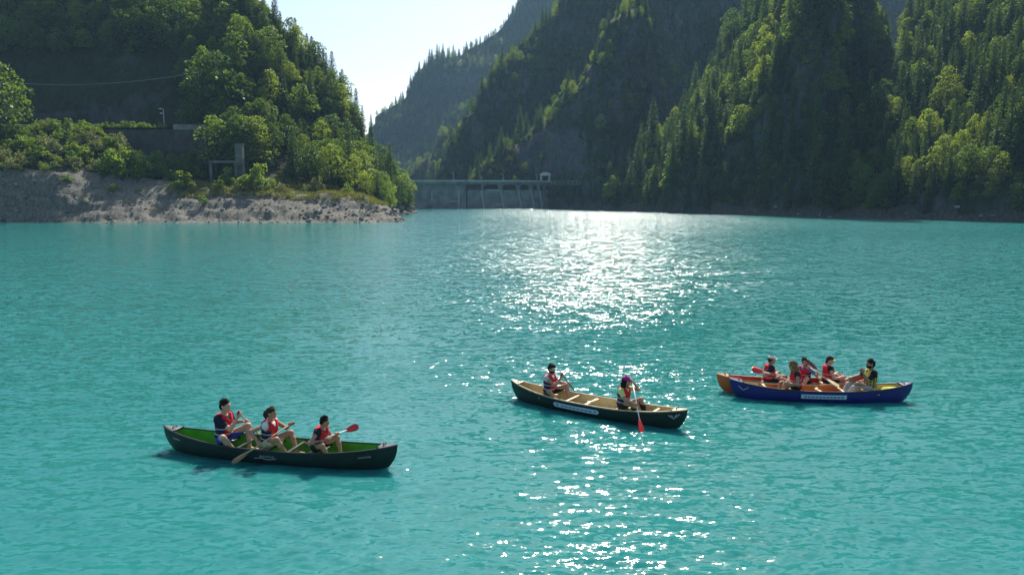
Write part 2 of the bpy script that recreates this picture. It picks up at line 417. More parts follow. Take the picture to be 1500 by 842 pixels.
# ------------------------------------------------------------------ water
def water_mat():
    m = bpy.data.materials.new('lake_water'); m.use_nodes = True
    t = m.node_tree; L = t.links.new; N = t.nodes.new; b = t.nodes['Principled BSDF']
    b.inputs['Base Color'].default_value = (.020, .166, .156, 1)
    b.inputs['Roughness'].default_value = .03
    b.inputs['IOR'].default_value = 1.333
    b.inputs['Subsurface Weight'].default_value = 1.0
    b.inputs['Subsurface Radius'].default_value = (.35, 1.0, 1.0)
    b.inputs['Subsurface Scale'].default_value = .45
    b.subsurface_method = 'BURLEY'
    g = N('ShaderNodeNewGeometry')
    at = N('ShaderNodeAttribute'); at.attribute_name = 'chop'
    rm = N('ShaderNodeMapRange'); L(at.outputs['Fac'], rm.inputs[0])
    for k_, v_ in zip((1, 2, 3, 4), (.05, .30, .06, .15)): rm.inputs[k_].default_value = v_
    L(rm.outputs[0], b.inputs['Roughness'])
    acc = None
    for sc_, wgt, sy in ((1.0, .45, 2.2), (3.4, .8, 2.3), (9.0, .75, 1.8)):
        mp = N('ShaderNodeMapping'); mp.inputs['Scale'].default_value = (sc_, sc_ * sy, 1); mp.inputs['Rotation'].default_value = (0, 0, R(-9))
        L(g.outputs['Position'], mp.inputs[0])
        n = N('ShaderNodeTexNoise'); n.inputs['Detail'].default_value = 1.5; n.inputs['Scale'].default_value = 1; L(mp.outputs[0], n.inputs['Vector'])
        s = N('ShaderNodeVectorMath'); s.operation = 'SUBTRACT'; L(n.outputs['Color'], s.inputs[0]); s.inputs[1].default_value = (.5, .5, .5)
        v = N('ShaderNodeVectorMath'); v.operation = 'MULTIPLY'; L(s.outputs[0], v.inputs[0]); v.inputs[1].default_value = (wgt * 3.8, wgt * 8, 0)
        if acc is None: acc = v
        else:
            a = N('ShaderNodeVectorMath'); a.operation = 'ADD'; L(acc.outputs[0], a.inputs[0]); L(v.outputs[0], a.inputs[1]); acc = a
    sc2 = N('ShaderNodeVectorMath'); sc2.operation = 'SCALE'; L(acc.outputs[0], sc2.inputs[0]); L(at.outputs['Fac'], sc2.inputs['Scale'])
    ad = N('ShaderNodeVectorMath'); ad.operation = 'ADD'; L(g.outputs['Normal'], ad.inputs[0]); L(sc2.outputs[0], ad.inputs[1])
    nm = N('ShaderNodeVectorMath'); nm.operation = 'NORMALIZE'; L(ad.outputs[0], nm.inputs[0])
    L(nm.outputs[0], b.inputs['Normal'])
    return m
M_['lake_water'] = water_mat()
RINGS = []
CHOP_SPOTS = []          # (x, y, rx, ry, chop) water stirred up by paddles and hulls
def make_water():
    rs = .0052
    d = 3.0 * np.exp(np.arange(int(math.log(460 / 3.0) / rs)) * rs)
    d = np.r_[d, 520, 620, 760, 900]
    az = np.r_[np.linspace(-80, -40, 24)[:-1], np.linspace(-40, 40, 340), np.linspace(40, 80, 24)[1:]] * math.pi / 180
    t = np.tan(np.clip(az, -1.3, 1.3))
    X = d[:, None] * t[None, :]; Y = np.broadcast_to(d[:, None], X.shape)
    g = np.random.default_rng(5)
    n = 64
    lam = .19 * (3.0 / .19) ** (np.arange(n) / (n - 1))
    ang = R(97) + g.normal(0, .42, n)
    ph = g.random(n) * 6.283
    sl = .105 * np.exp(-((np.log(lam) - math.log(.31)) / .9) ** 2)
    sl = sl / math.sqrt((sl ** 2).sum() / 2) * .125
    spacing = Y * .0052 * 1.0
    shelter = 1 - .5 * np.clip((-X - 8) / 30, 0, 1) * np.clip((Y - 45) / 50, 0, 1)      # lee of the left hill
    Z = np.zeros_like(X); miss = np.zeros_like(X)
    fz = np.clip((Y - 25) / 60, 0, 1)
    gust = .88 + .42 * (1 - fz) * fbm(np.stack([X / 11 + Y * .02, Y / 3.6 - X * .06, X * 0], -1), 3) + .18 * fz * fbm(np.stack([X / 60, Y / 45 - X * .005, X * 0 + 4], -1), 4, .6)
    wx = X + .5 * fbm(np.stack([X / 3.5, Y / 3.5, X * 0 + 3], -1), 2); wy = Y + .5 * fbm(np.stack([X / 3.5, Y / 3.5, X * 0 + 9], -1), 2)
    for i in range(n):
        k = 6.283 / lam[i]
        fade = np.clip((lam[i] / spacing - 2.2) / 2.0, 0, 1)
        Z += fade * sl[i] / k * np.sin(k * (wx * math.cos(ang[i]) + wy * math.sin(ang[i])) + ph[i])
        miss += (1 - fade ** 2) * sl[i] ** 2 / 2
    Z *= np.clip(gust, .5, 1.4)
    near = Y < 40
    for cn in (c1, c2, c3, c4):              # ripples running out from each hull
        ca, sa = math.cos(cn.ang), math.sin(cn.ang); dx, dy = X - cn.c[0], Y - cn.c[1]
        lx, ly = (dx * ca + dy * sa) / (cn.h + .02), (-dx * sa + dy * ca)
        hb = cn.beam / 2 * np.clip(1 - np.abs(lx) ** 2.3, 0, 1) ** .82
        dist = np.hypot(np.clip(np.abs(lx) - 1, 0, 9) * cn.h, np.clip(np.abs(ly) - hb, 0, 9))
        wv = np.where(near, np.exp(-dist / .75) * np.sin(6.283 * dist / (.34 + .08 * dist)) * (.6 + .5 * fbm(np.stack([X * .8, Y * .8, X * 0 + 7], -1), 2)), 0)
        Z += .011 * wv * np.clip(dist / .12, 0, 1)
    for x, y, rad, amp, lm in RINGS:          # rings left by paddle strokes
        q = np.hypot(X - x, Y - y)
        Z += np.where(near, amp * np.sin(6.283 * q / lm) * np.exp(-((q - rad * .5) / (rad * .45)) ** 2), 0)
    far = 1 + .68 * np.clip((Y - 15) / 70, 0, 1)
    chop = (np.sqrt(miss) + .062) * np.clip(gust, .55, 1.4) * far * shelter
    for (x, y, rx, ry, c) in CHOP_SPOTS:
        q = ((X - x) / rx) ** 2 + ((Y - y) / ry) ** 2
        wv = np.clip(1.25 - q, 0, 1) * (0.85 + .5 * fbm(np.stack([X * 2.5, Y * 2.5, X * 0], -1), 2))
        chop = np.maximum(chop, c * np.clip(wv, 0, 1))
    V = np.stack([X, Y, Z], -1).reshape(-1, 3)
    a, b = X.shape
    idx = np.arange(a * b).reshape(a, b)
    F = np.stack([idx[:-1, :-1], idx[:-1, 1:], idx[1:, 1:], idx[1:, :-1]], -1).reshape(-1, 4)
    me = mesh_np('lake_water', V, F, M_['lake_water'], True)
    at = me.attributes.new('chop', 'FLOAT', 'POINT'); at.data.foreach_set('value', chop.astype(np.float32).ravel())
    tag(add('lake_water', me), kind='structure')

# ------------------------------------------------------------------ plants
def kites(C, D, U, ln, wd):
    """leaf sprays: kite quads with base C, direction D, side axis from U"""
    S = np.cross(D, U); S /= np.linalg.norm(S, axis=1)[:, None] + 1e-9
    Nn = np.cross(S, D)
    ln = ln[:, None]; wd = wd[:, None]
    V = np.stack([C, C + D * ln * .5 + S * wd * .5 + Nn * ln * .04, C + D * ln, C + D * ln * .5 - S * wd * .5 + Nn * ln * .04], 1)
    n = len(C)
    return V.reshape(-1, 3), np.arange(4 * n).reshape(n, 4)
def unit(g, n):
    v = g.normal(size=(n, 3)); return v / np.linalg.norm(v, axis=1)[:, None]
def crown_mesh(name, lobes, per, size, mat, g, up=.35):
    Cs, Ds, Us, Ls = [], [], [], []
    for (c, r) in lobes:
        n = int(per * (r[0] * r[1] * r[2]) ** (2 / 3) / 2.0) + 12
        d = unit(g, n); d[:, 2] = np.where(d[:, 2] < -.45, -d[:, 2], d[:, 2])
        rad = g.random(n) ** .33 * .55 + .5
        p = np.array(c) + d * np.array(r) * rad[:, None]
        o = d * .8 + unit(g, n) * .75 + np.array([0, 0, -.12]); o /= np.linalg.norm(o, axis=1)[:, None]
        u = d + np.array([0, 0, up]) + unit(g, n) * .45
        Cs.append(p); Ds.append(o); Us.append(u); Ls.append(size * (.6 + .8 * g.random(n)))
    C, D, U, L = map(np.concatenate, (Cs, Ds, Us, Ls))
    V, F = kites(C, D, U, L, L * .72)
    return mesh_np(name, V, F, mat)
def trunk_mesh(name, base_r, h, limbs, g, mat):
    b = MB()
    n = 6; zz = np.linspace(0, h, n)
    wob = np.c_[np.cumsum(g.normal(0, .025 * h / n, n)), np.cumsum(g.normal(0, .025 * h / n, n)), zz]; wob[0, :2] = 0
    wob[0, 2] = -.6
    b.tube(wob, base_r * np.linspace(1.15, .25, n), 7)
    for (c, t) in limbs:
        s = np.array([np.interp(t * h, zz, wob[:, 0]), np.interp(t * h, zz, wob[:, 1]), t * h]); e = np.array(c)
        m = (s + e) / 2 + np.array([0, 0, -.06 * h * g.random()])
        b.tube([s, m, e], base_r * np.array([.42, .28, .1]) * (1.1 - .5 * t), 5)
    return b.mesh(name, mat, True)
def broadleaf(seed, h, w, mat, size=.55, per=62):
    g = np.random.default_rng(seed)
    lobes = []
    n = 20
    for i in range(n):
        a = i * 2.4 + g.random(); t = (i + .5) / n
        z = h * (.22 + .70 * t)
        rr = w * .5 * math.sin(math.pi * min(.97, max(.1, .22 + .72 * t))) ** .8 * (.45 + .4 * g.random())
        r = w * (.15 + .09 * g.random()) * (1.08 - .35 * t)
        lobes.append(((rr * math.cos(a), rr * math.sin(a), z + g.normal(0, .03 * h)), (r * (1 + .25 * g.random()), r * (1 + .25 * g.random()), r * .72)))
    lobes.append(((0, 0, h * .92), (w * .15, w * .15, h * .09)))
    cr = crown_mesh('broadleaf_crown', lobes, per, size, mat, g)
    limbs = [(c, max(.15, min(.8, c[2] / h - .22))) for c, r in lobes[:-1:2]]
    tr = trunk_mesh('broadleaf_trunk', .02 * h, h * .85, limbs, g, M_['bark'])
    return tr, cr
def conifer(seed, h, w, mat, dens=1.0):
    g = np.random.default_rng(seed)
    C, D, U, L = [], [], [], []
    z = h * .07
    while z < h * .985:
        t = z / h
        rl = w * .5 * (1 - t) ** .78 * (.82 + .3 * g.random()) + .26
        nb = max(4, int((9 - 4 * t) * dens))
        a0 = g.random() * 6.28
        for k in range(nb):
            a = a0 + k * 6.283 / nb + g.normal(0, .16)
            l = rl * (.72 + .45 * g.random())
            drop = -.32 + .75 * t + g.normal(0, .07)
            d = np.array([math.cos(a), math.sin(a), drop]); d /= np.linalg.norm(d)
            m = max(2, int(l / .42))
            for q in range(m):
                f = (q + .35) / m
                p = np.array([0, 0, z]) + d * l * f + np.array([0, 0, .10 * l * f * f])
                for sgn in (-1, 1):
                    sd = np.array([math.cos(a + sgn * .85), math.sin(a + sgn * .85), drop - .22]) + g.normal(0, .14, 3)
                    C.append(p); D.append(sd / np.linalg.norm(sd)); U.append(np.array([0, 0, .5]) + g.normal(0, .7, 3)); L.append((.38 + .42 * (1 - f)) * (.6 + .22 * l))
            C.append(np.array([0, 0, z]) + d * l * .72); D.append(d); U.append(np.array([0, 0, .4]) + g.normal(0, .6, 3)); L.append(.34 * l + .25)
            C.append(np.array([0, 0, z]) + d * l * .45); D.append(np.array([d[0] * .5, d[1] * .5, -.8])); U.append(d + g.normal(0, .4, 3)); L.append(.28 * l + .25)
        z += h * .026 * (1.25 - .45 * t) + .10
    C.append(np.array([0, 0, h * .93])); D.append(np.array([0, 0, 1.])); U.append(np.array([1., 0, 0])); L.append(h * .08)
    L = np.array(L)
    V, F = kites(np.array(C), np.array(D), np.array(U), L, L * .5)
    cr = mesh_np('conifer_crown', V, F, mat)
    b = MB(); b.tube([(0, 0, -.8), (0, 0, h * .4), (0, 0, h * .97)], [.016 * h, .011 * h, .02], 7)
    return b.mesh('conifer_trunk', M_['bark'], True), cr
def shrub(seed, h, w, mat, size=.3, per=150):
    g = np.random.default_rng(seed)
    lobes = []
    for i in range(16):
        a = g.random() * 6.28; rr = w * .38 * math.sqrt(g.random()); r = w * (.11 + .10 * g.random())
        z = h * (.22 + .62 * g.random() * (1 - .8 * rr / (w * .38)))
        lobes.append(((rr * math.cos(a), rr * math.sin(a), z), (r, r, r * .9)))
    for i in range(7):          # upright shoots
        a = g.random() * 6.28; rr = w * .34 * g.random()
        lobes.append(((rr * math.cos(a), rr * math.sin(a), h * (.7 + .25 * g.random())), (w * .05, w * .05, h * .16)))
    cr = crown_mesh('shrub_foliage', lobes, per, size, mat, g, up=.5)
    b = MB()
    for c, r in lobes[:6]: b.tube([(g.normal(0, .08), g.normal(0, .08), -.3), (c[0] * .5, c[1] * .5, c[2] * .55), c], [.05, .04, .02], 5)
    return b.mesh('shrub_stem', M_['bark'], True), cr

PROTO = {'broadleaf': [], 'conifer': [], 'shrub': []}     # each entry: trunk mesh, crown mesh, nominal height
for i in range(5):
    hh, ww = [(13, 9.5), (12, 8), (15, 9), (11, 9.5), (14, 8)][i]
    PROTO['broadleaf'].append((*broadleaf(100 + i, hh, ww, M_['leaf_a' if i % 2 == 0 else 'leaf_b']), hh))
for i in range(4):
    hh, ww = [(17, 6.0), (15, 5.2), (19, 6.2), (14, 4.6)][i]
    PROTO['conifer'].append((*conifer(200 + i, hh, ww, M_['needle']), hh))
for i in range(4):
    PROTO['shrub'].append((*shrub(300 + i, 2.6, 3.2, M_['shrub_leaf' if i != 2 else 'shrub_grey']), 2.6))
PROTO['shrub'].append((*shrub(310, 6.4, 8.2, M_['shrub_leaf'], .42, 230), 6.4))
NAMES = {'broadleaf': ('broadleaf_tree', 'trunk', 'crown', 'tree'), 'conifer': ('conifer_tree', 'trunk', 'crown', 'tree'), 'shrub': ('shrub', 'stem', 'foliage', 'shrub')}
def plant(kind, var, loc, height, rz, label, group, wide=1.0):
    nm, tn, cn, cat = NAMES[kind]
    tm, cm, h0 = PROTO[kind][var]
    r = empty(nm, loc, rz); s = height / h0
    r.scale = (s * wide, s * wide, s)
    tag(r, label, cat, group)
    add(tn, tm, r); add(cn, cm, r)
    return r

# scatter over the hillsides -------------------------------------------
def scatter(name, gap, n_try, seed, jlo=2, jhi=0, zmin=1.5, ylim=None):
    P, nf = SHEETS[name]; g = np.random.default_rng(seed)
    jb = min(P.shape[1] - 2, nf + jhi)
    A = P[:-1, jlo:jb]; B = P[1:, jlo:jb]; C = P[:-1, jlo + 1:jb + 1]; Dd = P[1:, jlo + 1:jb + 1]
    area = np.linalg.norm(np.cross(B - A, C - A), axis=-1); nrm = np.cross(B - A, C - A)
    pr = (area / area.sum()).ravel()
    k = g.choice(len(pr), n_try, p=pr)
    u, v = g.random((2, n_try, 1))
    a, b, c, e = (q.reshape(-1, 3)[k] for q in (A, B, C, Dd))
    Q = (a * (1 - u) + b * u) * (1 - v) + (c * (1 - u) + e * u) * v
    NZ = np.abs(nrm.reshape(-1, 3)[k][:, 2]) / (np.linalg.norm(nrm.reshape(-1, 3)[k], axis=1) + 1e-9)
    cell = {}; out = []
    for i in range(n_try):
        q = Q[i]
        if q[2] < zmin: continue
        key = tuple(np.floor(q / gap).astype(int)); ok = True
        for dx in (-1, 0, 1):
            for dy in (-1, 0, 1):
                for dz in (-1, 0, 1):
                    for o in cell.get((key[0] + dx, key[1] + dy, key[2] + dz), ()):
                        if (o - q) @ (o - q) < gap * gap: ok = False; break
                    if not ok: break
                if not ok: break
            if not ok: break
        if ok: cell.setdefault(key, []).append(q); out.append(i)
    return Q[out], NZ[out]

WHERE = {   # where a tree stands: low, middle and high on its hillside
 'left_hillside': ('at the foot of the wooded hill behind the gravel spit', 'halfway up the wooded hill behind the gravel spit', 'high on the wooded hill behind the gravel spit'),
 'right_spur': ('close to the water on the steep lakeside spur', 'halfway up the steep lakeside spur', 'high on the steep lakeside spur'),
 'right_mountain': ('close to the water on the ridge beside the white house', 'halfway up the ridge beside the white house', 'high on the ridge beside the white house'),
 'gorge_mountain': ('low on the dark mountainside behind the dam', 'halfway up the dark mountainside behind the dam', 'high on the dark mountainside behind the dam'),
}
LAB = {
 'left_hillside': 'trees on the hill above the gravel spit', 'right_spur': 'trees on the steep lakeside spur',
 'right_mountain': 'trees on the ridge beside the white dam house', 'gorge_mountain': 'trees on the mountainside behind the dam',
}
def tree_label(kind, var, p, h, wd, nm):
    lo_, hi_ = {'left_hillside': (20, 46), 'right_spur': (22, 55), 'right_mountain': (30, 70), 'gorge_mountain': (35, 80)}[nm]
    wz = WHERE[nm][0 if p[2] < lo_ else (1 if p[2] < hi_ else 2)]
    if nm == 'left_hillside' and p[0] < -96 and p[2] > 30: wz = 'above the dark cliff over the road'
    if kind == 'conifer':
        return '%s %sconifer %s' % ('small' if h < 10.5 else ('tall' if h > 14.5 else 'medium high'), 'slim ' if wd < .97 else ('broad ' if wd > 1.06 else ''), wz)
    return '%s %s broadleaf tree %s' % ('small' if h < 7.5 else ('tall' if h > 10.5 else 'medium'), 'yellow green' if var % 2 == 0 else 'deep green', wz)
CAND = []   # kind, var, loc, height, rz, wide, sheet
REST = []
g0 = np.random.default_rng(77)
def is_bare(name, px, py, q):
    """places without trees in the photograph: road, rock faces, the terrace"""
    if name == 'left_hillside':
        if q[1] < 201 and px < 330: return True
        if px < 262 and py > 88 and q[1] < 244: return True
        if q[1] < 196 and py > 255: return True
        if px < 262 and q[1] < 218: return True
        return False
    if name == 'gorge_mountain':
        if ((px - 805) / 52) ** 2 + ((py - 226) / 34) ** 2 < 1 and g0.random() < .9: return True
    if name == 'right_spur':
        if px > 1410 and py > 215 and g0.random() < .4: return True
    return False
for name, gap, ntry, seed, con, hs in (
    ('left_hillside', 4.3, 15000, 1, .32, (8, 15)), ('right_spur', 4.0, 14000, 2, .62, (8, 18)), ('right_mountain', 4.5, 17000, 3, .64, (9, 20)),
    ('gorge_mountain', 5.0, 14000, 4, .55, (7, 14)), ('gorge_spur', 5.2, 12000, 5, .6, (8, 16)), ('far_lit_slope', 7, 2500, 6, .4, (9, 16)),
    ('far_mountain', 6.0, 22000, 7, .7, (11, 20)), ('left_shore_hillside', 5.5, 6000, 8, .35, (8, 15)), ('right_shore_hillside', 5.0, 6000, 9, .6, (8, 17))):
    Q, NZ = scatter(name, gap, ntry, seed, jhi=1)
    px, py = project(Q)
    for i in range(len(Q)):
        if name.endswith('shore_hillside'):
            if name[0] == 'l' and 184 < Q[i][1] < 236 and Q[i][2] > 22: continue
        elif px[i] < -150 or px[i] > 1650 or py[i] < -330: continue
        if is_bare(name, px[i], py[i], Q[i]): continue
        c = con + .25 * float(vnoise(Q[i] / 25 + 5))
        if name == 'left_hillside': c = con + (.25 if px[i] > 400 else -.1) + (.3 if py[i] < 60 and px[i] > 330 else 0) - .05
        kind = 'conifer' if g0.random() < c else 'broadleaf'
        h = hs[0] + (hs[1] - hs[0]) * g0.random() ** 1.3
        if kind == 'broadleaf': h *= .8 if name == 'left_hillside' else .66
        if NZ[i] < .45: h *= .72
        if py[i] < -20: h *= 1.1
        var = int(g0.integers(len(PROTO[kind])))
        rec = (kind, var, Q[i] - np.array([0, 0, .2]), h, g0.random() * 6.28, .85 + .3 * g0.random(), name)
        infr = -20 < px[i] < 1520 and py[i] - h / Q[i][1] * FPX < 300 and py[i] > -10
        (CAND if infr and name in LAB else REST).append((h / Q[i][1], rec))
# trees picked out one by one in the photograph: kind, pixel of the foot, distance, height, width factor
HERO = [
 ('broadleaf', 0, 200, 187, 17, 1.0, 'bright leafy tree at the road edge beside the guard rail'), ('broadleaf', 318, 190, 213, 21, 1.05, 'large round crowned tree at the end of the dark cliff'),
 ('broadleaf', 276, 193, 206, 8, 1.1, 'short round tree behind the parapet of the retaining wall'), ('broadleaf', 317, 256, 195, 15, 1.2, 'spreading leafy tree above the beam of the concrete frame'),
 ('broadleaf', 366, 256, 199, 15, 1.15, 'leafy tree just behind the broad concrete pillar'), ('broadleaf', 300, 150, 212, 15, 1.0, 'leafy tree growing on the upper edge of the dark cliff'),
 ('broadleaf', 350, 130, 226, 16, 1.0, 'leafy tree above the large round crowned tree by the cliff'),
 ('conifer', 545, 262, 245, 17, 1.0, 'dark pointed conifer near the rocky end of the left hill'), ('conifer', 572, 268, 262, 14, 1.0, 'outermost pointed conifer before the dam at the end of the left hill'),
 ('broadleaf', 497, 286, 202, 13, .95, 'leafy tree standing at the back of the grassy terrace'), ('broadleaf', 578, 286, 262, 12, 1.1, 'bushy tree on the rocks at the end of the left hill'),
 ('broadleaf', 594, 292, 268, 9, 1.1, 'bushy tree overhanging the water beside the dam'),
 ('conifer', 1234, 268, 221, 26, .8, 'tallest slender conifer at the edge of the steep lakeside spur'), ('conifer', 938, 250, 320, 20, .8, 'tall slender conifer at the foot of the ridge near the white house'),
 ('conifer', 1262, 262, 224, 19, .85, 'slender conifer beside the tallest one on the lakeside spur'), ('conifer', 908, 282, 322, 18, .55, 'very thin conifer next to the white house'),
 ('conifer', 735, 222, 402, 13, 1.0, 'pointed conifer on the lit crest above the dam'), ('conifer', 762, 192, 410, 14, 1.0, 'taller conifer on the lit crest above the dam'),
]
for kind, px, py, d, h, wd, lab in HERO:
    p = pix(px, py, d)
    nm = 'left_hillside' if px < 640 else ('gorge_mountain' if px < 800 else ('right_spur' if px > 1200 else 'right_mountain'))
    CAND.append((99, (kind, int(g0.integers(len(PROTO[kind]))), p, h, g0.random() * 6.28, wd, nm, lab)))
CAND.sort(key=lambda t: -t[0])
cnt = {'broadleaf': 0, 'conifer': 0}
for s, rec in CAND:
    kind, var, p, h, rz, wd, nm = rec[:7]
    if cnt[kind] >= 300: REST.append((s, rec)); continue
    cnt[kind] += 1
    plant(kind, var, p, h, rz, rec[7] if len(rec) > 7 else tree_label(kind, var, p, h, wd, nm), LAB[nm], wd)

# the rest of the woods: one object of instanced trees that nobody could count
def instanced(name, recs, protos, label, cat):
    """recs: (index into protos, location, scale, rz, wide)"""
    pc = bpy.data.collections.new(name + '_kinds')
    for k, me in enumerate(protos):
        pc.objects.link(bpy.data.objects.new('%s_kind_%02d' % (name, k), me))
    me = bpy.data.meshes.new(name)
    me.from_pydata([tuple(r[1]) for r in recs], [], [])
    for an, ty, vals in (('kind_index', 'INT', [r[0] for r in recs]), ('turn', 'FLOAT', [r[3] for r in recs])):
        a = me.attributes.new(an, ty, 'POINT'); a.data.foreach_set('value', vals)
    a = me.attributes.new('size3', 'FLOAT_VECTOR', 'POINT'); a.data.foreach_set('vector', [c for r in recs for c in (r[2] * r[4], r[2] * r[4], r[2])])
    o = add(name, me)
    ng = bpy.data.node_groups.new(name, 'GeometryNodeTree')
    ng.interface.new_socket('Geometry', in_out='INPUT', socket_type='NodeSocketGeometry')
    ng.interface.new_socket('Geometry', in_out='OUTPUT', socket_type='NodeSocketGeometry')
    N = ng.nodes.new; L = ng.links.new
    gi, go = N('NodeGroupInput'), N('NodeGroupOutput')
    ci = N('GeometryNodeCollectionInfo'); ci.inputs['Collection'].default_value = pc; ci.inputs['Separate Children'].default_value = True; ci.inputs['Reset Children'].default_value = True
    ip = N('GeometryNodeInstanceOnPoints'); ip.inputs['Pick Instance'].default_value = True
    def att(nm_, ty):
        n = N('GeometryNodeInputNamedAttribute'); n.data_type = ty; n.inputs['Name'].default_value = nm_; return n
    ai, at_, as_ = att('kind_index', 'INT'), att('turn', 'FLOAT'), att('size3', 'FLOAT_VECTOR')
    cx = N('ShaderNodeCombineXYZ'); L(at_.outputs[0], cx.inputs[2])
    L(gi.outputs[0], ip.inputs['Points']); L(ci.outputs[0], ip.inputs['Instance']); L(ai.outputs[0], ip.inputs['Instance Index'])
    L(cx.outputs[0], ip.inputs['Rotation']); L(as_.outputs[0], ip.inputs['Scale']); L(ip.outputs[0], go.inputs[0])
    md = o.modifiers.new('woods', 'NODES'); md.node_group = ng
    tag(o, label, cat, kind='stuff')
    return o
def joined(tm, cm):
    parts = []
    for me in (tm, cm):
        v = np.empty(len(me.vertices) * 3, np.float32); me.vertices.foreach_get('co', v)
        parts.append((v.reshape(-1, 3), [tuple(p.vertices) for p in me.polygons]))
    V = np.concatenate([parts[0][0], parts[1][0]]); off = len(parts[0][0])
    F = parts[0][1] + [tuple(i + off for i in f) for f in parts[1][1]]
    return mesh_np('woodland', V, F, [tm.materials[0], cm.materials[0]], False, [0] * len(parts[0][1]) + [1] * len(parts[1][1]))
FOR_P, FOR_I = [], {}
for kind in ('broadleaf', 'conifer', 'shrub'):
    for v, (tm, cm, h0) in enumerate(PROTO[kind]):
        FOR_I[kind, v] = len(FOR_P); FOR_P.append(joined(tm, cm))
recs = [(FOR_I[k, v], p, h / PROTO[k][v][2], rz, wd) for _, (k, v, p, h, rz, wd, nm, *_l) in REST]
instanced('distant_woods', recs, FOR_P, 'dense mixed woods covering the upper slopes and far mountains', 'woods')
# undergrowth on the slopes
und = []
for name, gap, ntry, seed in (('left_hillside', 2.6, 9000, 21), ('right_spur', 2.9, 9000, 22), ('right_mountain', 3.3, 12000, 23), ('gorge_mountain', 4.2, 9000, 24)):
    Q, NZ = scatter(name, gap, ntry, seed, jhi=0, zmin=2.5)
    px, py = project(Q)
    for i in range(len(Q)):
        q = Q[i]
        if not (-40 < px[i] < 1540 and -30 < py[i] < 320): continue
        if name == 'left_hillside' and (q[1] < 212 or (px[i] < 262 and py[i] > 80)): continue
        if NZ[i] < .42 and g0.random() < .55: continue
        if name == 'gorge_mountain' and ((px[i] - 805) / 52) ** 2 + ((py[i] - 226) / 34) ** 2 < 1 and g0.random() < .8: continue
        if name == 'right_spur' and px[i] > 1410 and py[i] > 215 and g0.random() < .3: continue
        v = int(g0.integers(4)); und.append((FOR_I['shrub', v], q - np.array([0, 0, .2]), .55 + .7 * g0.random(), g0.random() * 6.28, 1.1))
instanced('undergrowth', und, FOR_P, 'low leafy undergrowth between the trees on the slopes', 'undergrowth')

# ------------------------------------------------------------------ left bank: road, walls, frame, lamp, wire
def surf(name, px, py, dmax=1e9):
    P, nf = SHEETS[name]; Q = P[:, 1:nf].reshape(-1, 3); Q = Q[(Q[:, 1] < dmax) & (Q[:, 2] > -.2)]
    a, b = project(Q); return Q[np.argmin((a - px) ** 2 + (b - py) ** 2)]
WALL_D = 197.5
ROAD_Z = float(pix(120, 190.5, 203)[2])
rd = MB()
xs_ = np.linspace(pix(-150, 190, 198)[0], pix(300, 190, 198)[0], 30)
rd.grid(np.array([[(x, 197.7, ROAD_Z + .12), (x, 214.0, ROAD_Z + .12)] for x in xs_]))
tag(add('road', rd.mesh('road', M_['asphalt'])), kind='structure')
rw = empty('retaining_wall', (float(pix(235, 230, WALL_D)[0]), WALL_D, 8.0))
tag(rw, 'grey concrete retaining wall carrying the road above the shrubs', 'wall')
x0, x1 = pix(150, 200, WALL_D)[0] - rw.location.x, pix(306, 200, WALL_D)[0] - rw.location.x
n_pan = 6
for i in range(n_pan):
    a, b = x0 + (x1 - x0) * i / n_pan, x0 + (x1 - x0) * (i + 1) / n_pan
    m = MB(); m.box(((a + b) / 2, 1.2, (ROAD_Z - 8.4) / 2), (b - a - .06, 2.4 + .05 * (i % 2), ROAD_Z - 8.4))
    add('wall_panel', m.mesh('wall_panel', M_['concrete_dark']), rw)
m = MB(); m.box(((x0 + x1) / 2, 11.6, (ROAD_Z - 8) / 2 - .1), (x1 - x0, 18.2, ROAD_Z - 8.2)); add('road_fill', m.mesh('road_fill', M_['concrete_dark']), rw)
m = MB(); m.box((x1 - 5.2, .35, ROAD_Z - 8 + .2), (8.4, .5, 1.5)); add('parapet', m.mesh('parapet', M_['concrete']), rw)
for k in range(5):
    m = MB(); m.box((x1 * .35 + .1, -.05, 10.2 - k * 1.35), (.28, .25, .28)); add('drain_hole', m.mesh('drain_hole', M_['recess']), rw)

cf = empty('concrete_frame', tuple(pix(329, 272, 185)))
tag(cf, 'old concrete post and beam frame beside the big round bush', 'frame')
s_ = 182 / FPX
for px in (310, 347):
    m = MB(); m.box(((px - 329) * s_, 0, 16 * s_ - .4), (.6, .6, 32 * s_ + .8)); add('post', m.mesh('post', M_['concrete_mid']), cf)
m = MB(); m.box((0, .05, 34.5 * s_), (43 * s_, .5, 3.4 * s_)); add('beam', m.mesh('beam', M_['concrete_mid']), cf)
tw = empty('concrete_pillar', tuple(pix(353, 268, 188)))
tag(tw, 'broad square concrete pillar rising behind the post and beam frame', 'pillar')
m = MB(); m.box((0, 0, 28 * s_), (10.5 * s_, 1.6, 56 * s_)); add('shaft', m.mesh('shaft', M_['concrete_mid']), tw)
m = MB(); m.box((0, 0, 56.6 * s_), (11.4 * s_, 1.75, 1.4 * s_)); add('cap_slab', m.mesh('cap_slab', M_['concrete_mid']), tw)

